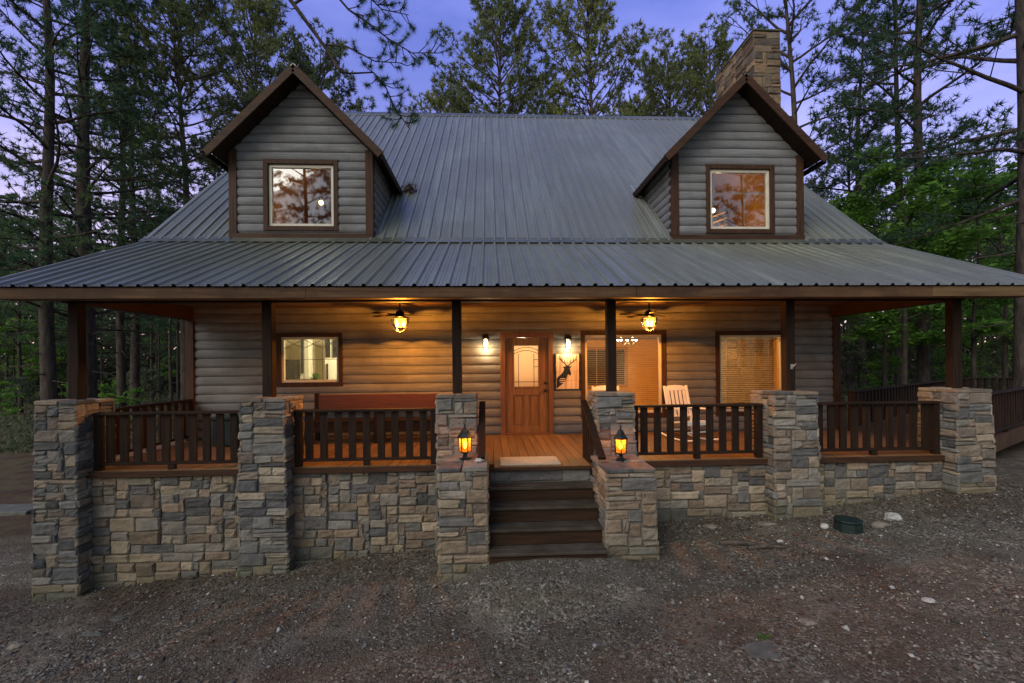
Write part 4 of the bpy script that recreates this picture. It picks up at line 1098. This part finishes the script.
rock(1.63,-4.71,(0.05,0.035,0.03),MT['rock_dark'],'small grey rock in the middle foreground',13)
rock(3.84,-3.77,(0.045,0.035,0.03),MT['rock'],'small pale rock on the gravel in front of the second right pillar',14)
for i, (a_, b_, lab) in enumerate((((3.05,-3.72),(3.62,-3.98),'long brown stick lying on the gravel right of the right pier'), ((3.3,-3.95),(3.75,-4.02),'short brown stick lying in front of the long stick'))):
    m = MB(); za, zb = gzb(*a_)+0.025, gzb(*b_)+0.03
    m.tube([(a_[0],a_[1],za),((a_[0]+b_[0])/2,(a_[1]+b_[1])/2+0.02,(za+zb)/2+0.015),(b_[0],b_[1],zb)],[0.03,0.026,0.018],7)
    tag(m.build('stick', MT['bark_red'], None, loc=(a_[0],a_[1],za)), lab, 'stick', 'sticks on the gravel', 'thing')
m = MB(); q_ = np.random.RandomState(6); zc = gzb(2.38,-5.8)
m.prism([(2.38+0.19*math.cos(i*.52)*q_.uniform(.8,1.1), -5.8+0.12*math.sin(i*.52)*q_.uniform(.8,1.1)) for i in range(12)], lambda u,v,d: (u,v,d), zc+0.012, zc-0.03)
tag(m.build('flat_stone', MT['slab'], None, loc=(2.38,-5.8,zc)), 'flat grey green stone sunk in the gravel beside a small weed', 'stone', kind='thing')
m = MB(); r_ = random.Random(12)
for i in range(26):
    a_ = r_.uniform(0,6.28); l = r_.uniform(.03,.08); e = r_.uniform(.4,1.3); p = Vector((2.45+r_.uniform(-.05,.05),-5.66+r_.uniform(-.03,.03),zc+0.01)); d = Vector((math.cos(a_)*math.cos(e),math.sin(a_)*math.cos(e),math.sin(e))); w = Vector((-d.y,d.x,0)).normalized()*0.006
    m.add([p-w*.5,p+d*l*.6-w,p+d*l,p+d*l*.6+w],[(0,1,2,3)])
tag(m.build('weed', MT['plant'], None, loc=(2.45,-5.66,zc)), 'small green weed growing behind the flat sunken stone', 'weed', kind='thing')
gb = thing('utility_box', 'low dark green plastic utility box sitting on the gravel', 'utility box', (4.91,-3.62,gz(4.91,-3.62)))
m = MB(); gzz = gz(4.91,-3.62)
m.lathe([(0.175,-0.05),(0.165,0.075),(0.14,0.085)],(4.91,-3.62,gzz),14); m.build('body', MT['greenbox'], gb)
m = MB(); m.lathe([(0.155,0.085),(0.17,0.098),(0.165,0.115),(0.12,0.127),(0.04,0.13)],(4.91,-3.62,gzz),14); m.build('lid', MT['greenbox'], gb)
m = MB(); m.box(-13.2,-10.7,1.3,1.95,gz(-11.5,1.5)-0.05,gz(-11.5,1.5)+0.12)
tag(m.build('concrete_slab', MT['slab'], None, loc=(-11.5,1.5,-1.9), bevel=0.02), 'low grey slab lying on the ground left of the porch', 'slab', kind='thing')

# ------------------------------------------------------------------ trees
def tuft_mesh(C, D, r, K, L, w, spread=0.75):
    """needle tufts: K narrow triangles from every centre"""
    n = len(C); C = np.repeat(C, K, 0); D = np.repeat(D, K, 0)
    V = D*0.55 + r.normal(0, spread, (n*K,3)); V /= np.linalg.norm(V, axis=1, keepdims=True)+1e-9
    Ln = L*r.uniform(0.6,1.2,(n*K,1))
    up = r.normal(0,1,(n*K,3)); S = np.cross(V, up); S /= np.linalg.norm(S, axis=1, keepdims=True)+1e-9
    a = C + S*w*0.5; b = C - S*w*0.5; c = C + V*Ln
    P = np.stack([a,b,c],1).reshape(-1,3); Fc = np.arange(n*K*3).reshape(-1,3)
    return P, Fc

def branch_set(r, mb, p0, d0, L, r0, tufts, nsec, droop, ntuft, secL=0.45, n=5):
    pts = [p0.copy()]; d = d0.copy(); k = 7
    for i in range(k):
        d = (d + Vector((r.normal(0,.09), r.normal(0,.09), r.normal(0,.06)+droop))).normalized()
        pts.append(pts[-1] + d*(L/k))
    mb.tube(pts, [max(0.006, r0*(1-0.9*i/k)) for i in range(k+1)], n, caps=False)
    for j in range(nsec):
        t = 0.22+0.78*(j+r.rand()*0.7)/nsec; i = min(k-1, int(t*k)); f = t*k-i
        q = pts[i].lerp(pts[i+1], min(1,f)); dd = (pts[i+1]-pts[i]).normalized()
        side = dd.cross(Vector((0,0,1))); side = side.normalized() if side.length > 0.1 else Vector((1,0,0))
        sg_ = 1 if j % 2 else -1
        d2 = (dd*0.75 + side*sg_*r.uniform(0.4,1.0) + Vector((0,0,r.uniform(-.1,.45)))).normalized()
        l2 = L*secL*(1.1-0.7*t)*r.uniform(0.6,1.2)
        e = q + d2*l2*0.55 + Vector((0,0,0.03)); e2 = e + (d2+Vector((0,0,0.25))).normalized()*l2*0.45
        mb.tube([q,e,e2], [max(0.006,r0*0.32*(1-t*0.5)), max(0.005,r0*0.2), 0.004], 4, caps=False)
        for u in range(ntuft):
            s = 0.3+0.7*(u+r.rand())/ntuft
            p = q.lerp(e, s/0.55) if s < 0.55 else e.lerp(e2, (s-0.55)/0.45)
            jit = Vector(r.normal(0,0.10,3)); tufts.append((p+jit, d2))
    tufts.append((pts[-1], d))
    return pts

def pine_proto(name, seed, H, r0, cb, Rmax, prof, elev, nprim, nsec, ntuft, K, L, w, mt, droop=0.01, lean=0.0, bark='bark', dead=0):
    r = np.random.RandomState(seed)
    t = thing(name, 'x', 'tree', (0,0,0))
    tr = MB(); pts = []; rad = []
    ph = r.uniform(0,6.28)
    for i in range(15):
        h = H*i/14; pts.append(Vector((lean*h+0.12*math.sin(h*0.35+ph)*h/H*2, 0.10*math.cos(h*0.3+ph)*h/H*2, h-0.4)))
        rad.append(max(0.02, r0*(1-0.86*(i/14)**1.1)*(1.25 if i == 0 else 1)))
    tr.tube(pts, rad, 10, caps=False)
    at = lambda h: pts[min(13,int(h/H*14))].lerp(pts[min(14,int(h/H*14)+1)], h/H*14-int(h/H*14))
    tufts = []; br = MB()
    for i in range(nprim):
        t_ = (i+r.uniform(0.1,0.9))/nprim; h = cb+(H-cb)*t_*0.985
        az = i*2.399+r.uniform(-.4,.4); e = elev[0]+(elev[1]-elev[0])*t_+r.normal(0,.12)
        Lb = Rmax*prof(t_)*r.uniform(0.7,1.15)
        d = Vector((math.cos(az)*math.cos(e), math.sin(az)*math.cos(e), math.sin(e)))
        branch_set(r, br, at(h), d, Lb, min(0.07, 0.016*Lb+0.012), tufts, max(3,int(nsec*(0.5+Lb/Rmax*0.6))), droop, ntuft)
    for i in range(dead):
        h = cb*r.uniform(0.3,1.0); az = r.uniform(0,6.28); d = Vector((math.cos(az),math.sin(az),r.uniform(-.2,.3))).normalized(); L2 = r.uniform(.6,2.2); p = at(h)
        br.tube([p, p+d*L2*0.6, p+d*L2+Vector((0,0,-0.1*L2))],[0.025,0.015,0.005],4,caps=False)
    tr.add(br.v, br.f)
    tr.build('trunk', MT[bark], t, smooth=True)
    C = np.array([p for p, _ in tufts]); Dd = np.array([d for _, d in tufts])
    P, Fc = tuft_mesh(C, Dd, r, K, L, w)
    np_mesh('crown', P, Fc, MT[mt], t)
    return t

layer = lambda t: (0.55+0.45*math.sin(math.pi*min(1,t*1.6+0.1)))*(1-t)**0.55+0.12
dome = lambda t: (math.sin(math.pi*(0.12+0.80*t)))**0.7*(1-0.25*t)+0.1
thin = lambda t: 0.5+0.5*math.sin(math.pi*t)
P_ = {}
dome = lambda t: (math.sin(math.pi*(0.16+0.68*t)))**0.8*(1-0.12*t)+0.05
P_['layA'] = pine_proto('pine_tree', 1, 27, 0.34, 5.2, 5.8, layer, (0.10,0.7), 68, 9, 6, 20, 0.22, 0.03, 'needle', 0.0, 0.004, dead=10)
P_['layB'] = pine_proto('pine_tree', 2, 25, 0.26, 6.5, 5.0, layer, (0.0,0.6), 54, 9, 6, 20, 0.22, 0.03, 'needle', 0.01, -0.006, dead=12)
P_['layC'] = pine_proto('pine_tree', 3, 23, 0.20, 5.5, 4.2, layer, (0.15,0.7), 46, 9, 6, 19, 0.22, 0.032, 'needle', 0.0, 0.0, dead=10)
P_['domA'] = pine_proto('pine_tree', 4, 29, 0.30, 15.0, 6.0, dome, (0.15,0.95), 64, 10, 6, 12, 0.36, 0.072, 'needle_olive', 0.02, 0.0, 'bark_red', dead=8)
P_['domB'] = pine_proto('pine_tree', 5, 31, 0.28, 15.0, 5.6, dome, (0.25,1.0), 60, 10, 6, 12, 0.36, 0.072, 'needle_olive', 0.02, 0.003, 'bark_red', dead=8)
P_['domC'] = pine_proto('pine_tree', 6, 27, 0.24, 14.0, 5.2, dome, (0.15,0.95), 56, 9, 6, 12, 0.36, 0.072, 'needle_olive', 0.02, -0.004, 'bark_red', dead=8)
P_['thnA'] = pine_proto('pine_tree', 7, 23, 0.22, 8.0, 4.0, thin, (0.15,0.9), 40, 8, 5, 16, 0.25, 0.036, 'needle', 0.006, 0.004, dead=16)
P_['thnB'] = pine_proto('pine_tree', 8, 24, 0.17, 9.0, 3.4, thin, (0.15,0.9), 34, 7, 5, 14, 0.27, 0.04, 'needle', 0.006, -0.006, dead=18)

def broadleaf_proto(name, cat, seed, H, r0, cb, Rm, nb, nleaf, size, mt):
    r = np.random.RandomState(seed); t = thing(name, 'x', cat, (0,0,0)); tr = MB()
    pts = [Vector((0.1*math.sin(i*.9+seed)*i/6, 0.1*math.cos(i*.7)*i/6, H*i/8-0.2)) for i in range(9)]
    tr.tube(pts, [max(0.012,r0*(1-0.85*i/8)) for i in range(9)], 7, caps=False)
    C = []
    for i in range(nb):
        h = cb+(H-cb)*(i+.5)/nb; az = i*2.4+r.uniform(-.5,.5); e = r.uniform(0.05,0.7); Lb = Rm*(0.5+0.5*math.sin(math.pi*(i+.5)/nb))*r.uniform(.6,1.15)
        p = pts[min(7,int(h/H*8))]; p = Vector((p.x,p.y,h)); d = Vector((math.cos(az)*math.cos(e),math.sin(az)*math.cos(e),math.sin(e)))
        q = p+d*Lb*0.5; q2 = p+d*Lb+Vector((0,0,-0.08*Lb))
        tr.tube([p,q,q2],[r0*.3,r0*.18,0.006],5,caps=False)
        for k in range(5):
            s = r.uniform(.35,1); c0 = p.lerp(q2, s); dv = Vector(r.normal(0,1,3)*np.array([1,1,0.35])).normalized()*Lb*0.35*r.uniform(.4,1)
            tr.tube([c0, c0+dv],[0.012,0.004],3,caps=False)
            m_ = nleaf//(nb*5)
            f = r.uniform(0,1.1,(m_,1)); C.append(np.array(c0)[None]+f*np.array(dv)[None]+r.normal(0,0.11*Rm**0.5,(m_,3))*np.array([1,1,.5]))
    tr.build('trunk', MT['bark'], t, smooth=True)
    C = np.concatenate(C); n = len(C)
    U = r.normal(0,1,(n,3)); U[:,2] *= 0.35; U /= np.linalg.norm(U,axis=1,keepdims=True); Wv = np.cross(U, r.normal(0,1,(n,3))*np.array([.35,.35,1])); Wv /= np.linalg.norm(Wv,axis=1,keepdims=True)
    s = size*r.uniform(.6,1.3,(n,1))
    P = np.stack([C-U*s, C+Wv*s*.5, C+U*s, C-Wv*s*.5],1).reshape(-1,3)
    np_mesh('crown', P, np.arange(n*4).reshape(-1,4), MT[mt], t)
    return t
P_['decA'] = broadleaf_proto('broadleaf_tree', 'tree', 11, 9.5, 0.11, 2.5, 3.6, 20, 9000, 0.10, 'leaf')
P_['decB'] = broadleaf_proto('broadleaf_tree', 'tree', 12, 7.5, 0.08, 1.8, 2.9, 18, 7000, 0.09, 'leaf')
P_['shA'] = broadleaf_proto('shrub', 'shrub', 13, 3.0, 0.035, 0.4, 1.7, 14, 2600, 0.075, 'shrub')
P_['shB'] = broadleaf_proto('shrub', 'shrub', 14, 2.2, 0.03, 0.3, 1.5, 12, 2000, 0.07, 'leaf')

CAMX, CAMY = 0.0, -9.68; YAW = R(2.7); FPX = 455.0
def at_px(px, D):
    """world x,y of something seen at picture column px at distance D along the view"""
    s = (px-512)/FPX*D
    return CAMX + math.sin(YAW)*D + math.cos(YAW)*s, CAMY + math.cos(YAW)*D - math.sin(YAW)*s
first_use = {}
def plant(kind, px, D, sc=1.0, rz=0.0, label=None, group=None, scz=None):
    x, y = at_px(px, D)
    return plant_xy(kind, x, y, sc, rz, label, group, scz)
def plant_xy(kind, x, y, sc=1.0, rz=0.0, label=None, group=None, scz=None):
    p = P_[kind]; z = gz(x,y)-0.02; s = (sc,sc,scz or sc)
    if kind not in first_use:
        first_use[kind] = 1; p.location = (x,y,z); p.rotation_euler = (0,0,rz); p.scale = s
        if label: p['label'] = label
        if group: p['group'] = group
        return p
    o = dup(p, (x,y,z), rz, label, group, s)
    if not group and 'group' in o: del o['group']
    return o
# trees one can tell apart
plant('layB', 50, 17.5, 1.0, 0.4, 'slender tall pine at the far left, first trunk left of the roof corner', scz=1.05)
plant('layA', 87, 19, 1.0, 2.0, 'thickest tall pine left of the house with long low limbs')
plant('layC', 122, 23, 1.05, 1.0, 'left one of two close thin pines just left of the main roof')
plant('layB', 134, 25, 0.95, 4.0, 'right one of two close thin pines just left of the main roof')
plant('domA', 186, 25, 0.85, 3.1, 'dense pine crown above the left end of the roof')
plant('domB', 258, 31, 0.9, 1.1, 'broad pine crown just left of the left dormer peak')
plant('domC', 320, 36, 1.0, 0.5, 'rounded pine crown behind the left dormer')
plant('domC', 448, 42, 0.98, 2.2, 'small pine crown just left of the middle above the ridge')
plant('domA', 503, 35, 1.0, 1.2, 'wide olive pine crown above the left half of the ridge')
plant('domB', 592, 34, 1.0, 0.2, 'tallest olive pine with visible forked limbs above the middle of the ridge')
plant('domA', 672, 40, 0.95, 3.9, 'olive pine crown left of the chimney, above the right half of the ridge')
plant('domC', 640, 46, 1.0, 3.0, 'lower pine crown between the taller crowns above the ridge')
plant('domC', 548, 45, 1.0, 5.1, 'low pine crown between the two tallest crowns above the ridge')
plant('domB', 712, 38, 0.9, 2.7, 'pine crown directly left of the chimney')
plant('domC', 478, 47, 1.0, 0.9, 'far pine crown behind the wide crown above the left of the ridge')
plant('thnA', 795, 25, 1.1, 1.9, 'tall bare trunked pine right behind the stone chimney', scz=1.2)
plant('layC', 862, 26, 1.0, 2.5, 'slim pine right of the right dormer with sparse limbs')
plant('thnA', 900, 24, 1.0, 0.3, 'thin pine in front of the bright green leaves at right', scz=1.1)
plant('thnA', 923, 19.5, 1.1, 4.4, 'thick straight pine trunk rising behind the right end of the roof', scz=1.2)
plant('layB', 1024, 13.5, 1.0, 2.6, 'dark pine trunk at the right edge of the picture', scz=1.1)
plant('decA', 905, 18, 1.05, 0.8, 'bright green broadleaf tree behind the right end of the porch roof')
plant('decB', 975, 16.5, 1.15, 2.0, 'bright green broadleaf tree beside the dark trunk at right')
plant('decA', 955, 25, 1.1, 3.3, 'taller green broadleaf tree deeper in the right wood')
plant('decB', 845, 28, 1.2, 4.3, 'pale green small tree right behind the right dormer')
plant('decB', 885, 20.5, 1.2, 1.1, 'green broadleaf tree rising just over the right roof edge')
plant('decA', 1005, 21, 1.05, 5.0, 'green broadleaf tree behind the dark trunk at the right edge')
# the wood left, right and behind
wr = random.Random(21)
def wood(n, pa, pb, da, db, kinds, label, group, scl=(.8,1.1)):
    done = []
    for i in range(n*6):
        if len(done) >= n: break
        D = da+(db-da)*wr.random()**0.8; px = wr.uniform(pa, pb); x, y = at_px(px, D)
        if -8.5 < x < 10.5 and y < 17: continue
        if any((x-a)**2+(y-b)**2 < 1.6 for a, b in done): continue
        done.append((x,y)); plant_xy(wr.choice(kinds), x, y, wr.uniform(*scl), wr.uniform(0,6.28), label, group)
wood(34, -60, 225, 27, 62, ['thnB','thnB','layC','thnA'], 'pine trunk in the dark wood left of the house', 'pines of the left wood', (.55,.85))
wood(38, 800, 1110, 27, 60, ['thnB','thnB','layC','thnA'], 'pine trunk in the dark wood right of the house', 'pines of the right wood', (.6,.9))
wood(6, 240, 780, 48, 64, ['domC','domA'], 'distant pine crown far behind the house', 'pines far behind the house')
wood(9, -20, 190, 22, 40, ['shA','shA','shB'], 'green understory shrub in the left wood', 'shrubs of the left wood')
wood(18, 815, 1060, 21, 36, ['shA','shB','shB','shA'], 'green understory shrub in the right wood', 'shrubs of the right wood')
wood(5, 830, 1040, 26, 40, ['decA','decB'], 'green broadleaf tree in the right wood', 'broadleaf trees of the right wood')
wood(4, -30, 180, 34, 50, ['decB','decA'], 'broadleaf tree in the left wood', 'broadleaf trees of the left wood')
# trees behind the camera, mirrored in the upper windows
for i, (x, y, k, sc) in enumerate(((-10.5,-17,'layB',0.8),(-14.5,-20,'layA',0.75),(-9.5,-24,'thnA',0.9),(-18,-25,'layC',1.0),(15.5,-17.5,'layC',0.8),(19,-20,'layA',0.75),(13.5,-24,'layB',0.9),(23,-25,'layA',0.9),(3,-30,'layB',1.0))):
    plant_xy(k, x, y, sc, i*1.3, 'pine across the clearing, mirrored in the upper windows', 'pines mirrored in the windows')

# pine at left whose limb reaches into the top of the picture
def overhang():
    r = np.random.RandomState(31)
    t = thing('pine_tree', 'near pine limb with needle clusters hanging into the top of the picture', 'tree', (-8.2,-5.4,gz(-8.2,-5.4)))
    m = MB(); m.tube([(-8.2,-5.4,-2.2),(-8.15,-5.35,5),(-8.1,-5.3,12),(-8.0,-5.3,20)],[0.27,0.22,0.17,0.08],12,caps=False)
    br = MB(); tufts = []
    def limb(pts, r0, r1, nsub, subL, ntuft=3, start=0.3):
        pts = [Vector(p) for p in pts]; n = len(pts)-1
        br.tube(pts, [r0+(r1-r0)*i/n for i in range(n+1)], 6, caps=False)
        for j in range(nsub):
            s = start+(1-start)*(j+r.rand())/nsub; i = min(n-1,int(s*n)); p = pts[i].lerp(pts[i+1], s*n-i); dd = (pts[i+1]-pts[i]).normalized()
            d2 = (dd*0.6+Vector(r.normal(0,0.6,3))).normalized(); l = subL*r.uniform(.5,1.1); mid = p+d2*l*.5; e = p+d2*l+Vector((0,0,0.06))
            br.tube([p,mid,e],[0.008,0.006,0.004],4,caps=False)
            for u in range(ntuft):
                q = mid.lerp(e, r.rand()); tufts.append((q, d2))
            tufts.append((e, (d2+Vector((0,0,.4))).normalized()))
    px = lambda x, y, D: (at_px(x,D)[0], at_px(x,D)[1], 1.52+(363-y)/FPX*D)
    limb([(-8.1,-5.3,11.0), px(150,-190,6.2), px(235,-80,6.0), px(297,2,5.8), px(330,48,5.7), px(343,70,5.65)], 0.042, 0.016, 8, 0.3, 1, 0.55)
    limb([px(343,70,5.65), px(352,72,5.7), px(376,71,5.75), px(388,85,5.8), px(398,108,5.8), px(412,128,5.8)], 0.013, 0.005, 22, 0.28, 3, 0.4)
    limb([px(328,43,5.7), px(350,45,5.6), px(378,60,5.5), px(405,62,5.4)], 0.012, 0.005, 10, 0.25, 2, 0.4)
    limb([px(297,2,5.8), px(330,-18,5.9), px(352,8,6.0), px(372,22,6.1), px(392,38,6.1), px(415,52,6.1), px(440,52,6.1)], 0.018, 0.005, 28, 0.28, 3, 0.3)
    limb([px(330,-18,5.9), px(365,-12,6.2), px(385,8,6.3), px(412,14,6.3)], 0.014, 0.005, 14, 0.3, 3, 0.3)
    limb([px(343,70,5.65), px(341,88,5.65), px(341,108,5.65)], 0.006, 0.003, 1, 0.15, 0, 0.5)
    for h in (12,13.5,15,16.5):
        for az in (0.5,1.9,3.2,4.6): 
            p = Vector((-8.05,-5.3,h)); d = Vector((math.cos(az+h),math.sin(az+h),0.15)); limb([p,p+d*1.3,p+d*2.6+Vector((0,0,.2))],0.03,0.008,10,0.6,3,0.3)
    br.add(m.v, m.f); br.build('trunk', MT['bark'], t, smooth=True)
    C = np.array([p for p,_ in tufts]); D = np.array([d for _,d in tufts])
    P, Fc = tuft_mesh(C, D, r, 36, 0.085, 0.0042, 0.8); np_mesh('crown', P-np.array(t.location), Fc, MT['needle'], t)
overhang()

# far woods that read as one mass
def far_woods():
    r = np.random.RandomState(77); C = []
    for i in range(760):
        a_ = r.uniform(R(-64), R(70)); D = r.uniform(66,105); x = D*math.sin(a_); y = CAMY + D*math.cos(a_)
        side = min(1, abs(a_-R(2))/R(22)); h = r.uniform(12,24)*(0.3+0.7*side) 
        n = 150; t = r.rand(n,1)**1.4; rad = 3.0*(1-t*0.7)
        p = np.concatenate([x+r.normal(0,1,(n,1))*rad, y+r.normal(0,1,(n,1))*rad, -1.5+t*h], 1); C.append(p)
    C = np.concatenate(C); n = len(C)
    U = r.normal(0,1,(n,3)); U /= np.linalg.norm(U,axis=1,keepdims=True); W = np.cross(U, r.normal(0,1,(n,3))); W /= np.linalg.norm(W,axis=1,keepdims=True)
    s = r.uniform(.25,.7,(n,1)); P = np.stack([C-U*s, C+W*s*.45, C+U*s, C-W*s*.45],1).reshape(-1,3)
    o = np_mesh('far_woods', P, np.arange(n*4).reshape(-1,4), MT['shrub']); tag(o, kind='stuff')
far_woods()
# low ground cover in the woods
def cover():
    r = np.random.RandomState(78); C = []
    n = 26000; D = 18+45*r.rand(n)**1.3; px = np.where(r.rand(n) < .5, r.uniform(-80,215,n), r.uniform(815,1110,n))
    s = (px-512)/FPX*D; x = math.sin(YAW)*D+math.cos(YAW)*s; y = CAMY+math.cos(YAW)*D-math.sin(YAW)*s
    k = ~((x > -9.5) & (x < 11) & (y < 17)) & (vnoise(x,y,0.25,4) > 0.35); x, y = x[k], y[k]; n = len(x)
    z = GZ(x,y)+r.rand(n)**2*0.55
    C = np.stack([x,y,z],1); U = r.normal(0,1,(n,3)); U[:,2] = np.abs(U[:,2])+.5; U /= np.linalg.norm(U,axis=1,keepdims=True); W = np.cross(U, r.normal(0,1,(n,3))); W /= np.linalg.norm(W,axis=1,keepdims=True)
    s = r.uniform(.06,.2,(n,1)); P = np.stack([C-U*s, C+W*s*.35, C+U*s, C-W*s*.35],1).reshape(-1,3)
    o = np_mesh('ground_cover', P, np.arange(n*4).reshape(-1,4), MT['shrub']); tag(o, kind='stuff')
cover()

# prototypes never planted are removed
for k, p in P_.items():
    if k not in first_use:
        for c in list(p.children): bpy.data.objects.remove(c)
        bpy.data.objects.remove(p)

r_ = np.random.RandomState(4); C_ = np.array([-1.98,1.72,5.82])+r_.normal(0,0.07,(40,3)); P, Fc = tuft_mesh(C_, np.tile([0,-0.3,0.3],(40,1)), r_, 14, 0.2, 0.012, 1.0)
tag(np_mesh('needle_clump', P-np.array([-1.98,1.72,5.8]), Fc, MT['pebble'], loc=(-1.98,1.72,5.8), col=np.tile([0.09,0.055,0.035],(len(P),1))), 'clump of brown fallen needles caught under the right eave of the left dormer', 'debris', kind='thing')

# ------------------------------------------------------------------ camera, sky, light
cam = bpy.data.cameras.new('camera'); co = bpy.data.objects.new('camera', cam); COL.objects.link(co)
cam.sensor_width = 36; cam.lens = FPX/1024*36; cam.shift_y = (363-341.5)/1024; cam.clip_end = 2000; cam.clip_start = 0.05
co.location = (CAMX, CAMY, 1.52)
co.rotation_euler = (Matrix.Rotation(-YAW,3,'Z') @ Matrix.Rotation(R(90),3,'X') @ Matrix.Rotation(-R(0.55),3,'Z')).to_euler()
scene.camera = co

SUN_EL, SUN_AZ = R(38), R(218)       # soft evening light from behind the camera
w = bpy.data.worlds.new('World'); scene.world = w; w.use_nodes = True
nt = w.node_tree; bg = nt.nodes['Background']
sky = N(nt, 'ShaderNodeTexSky'); sky.sky_type = 'NISHITA'; sky.sun_disc = False
sky.sun_elevation = SUN_EL; sky.sun_rotation = SUN_AZ; sky.air_density = 1.0; sky.dust_density = 1.2; sky.ozone_density = 2.0
tc = N(nt, 'ShaderNodeTexCoord'); sx = N(nt, 'ShaderNodeSeparateXYZ'); nt.links.new(tc.outputs['Generated'], sx.inputs[0])
front = ramp(nt, sx.outputs['Z'], [(0.0,(2.6,1.5,1.5)),(0.25,(2.3,1.45,1.62)),(0.45,(1.75,1.25,1.8)),(0.62,(1.35,1.14,1.98)),(0.85,(1.2,1.12,2.12))])
back = ramp(nt, sx.outputs['Z'], [(0.0,(1.08,1.04,0.9)),(0.8,(1.08,1.1,0.97))])
side = N(nt, 'ShaderNodeMapRange'); side.inputs['From Min'].default_value = 0.25; side.inputs['From Max'].default_value = -0.35
nt.links.new(sx.outputs['Y'], side.inputs['Value'])
tint = mix(nt, front.outputs['Color'], back.outputs['Color'], side.outputs['Result'])
c1 = mix(nt, sky.outputs['Color'], tint, 1.0, 'MULTIPLY')
mp = N(nt, 'ShaderNodeMapping'); mp.inputs['Scale'].default_value = (1,1,2.6); nt.links.new(tc.outputs['Generated'], mp.inputs['Vector'])
cn = noise(nt, mp.outputs['Vector'], 2.6, 6, 0.6)
cf = ramp(nt, cn.outputs['Fac'], [(0.42,(0.88,0.88,0.93)),(0.72,(1.55,1.35,1.18))])
c1 = mix(nt, c1, cf.outputs['Color'], 1.0, 'MULTIPLY')
nt.links.new(c1, bg.inputs['Color']); bg.inputs['Strength'].default_value = 0.12

sl = bpy.data.lights.new('sun', 'SUN'); sl.energy = 1.5; sl.angle = R(45); sl.color = (1.0,0.98,0.86)
so = bpy.data.objects.new('sun', sl); COL.objects.link(so)
dirv = Vector((math.sin(SUN_AZ)*math.cos(SUN_EL), math.cos(SUN_AZ)*math.cos(SUN_EL), math.sin(SUN_EL)))
so.rotation_euler = dirv.to_track_quat('Z','Y').to_euler()
scene.view_settings.view_transform = 'Standard'; scene.view_settings.look = 'None'
scene.view_settings.exposure = 0.4; scene.view_settings.gamma = 1.0; scene.view_settings.use_curve_mapping = False
scene.cycles.use_denoising = True
scene.cycles.max_bounces = 8; scene.cycles.transparent_max_bounces = 16; scene.cycles.sample_clamp_indirect = 3.0
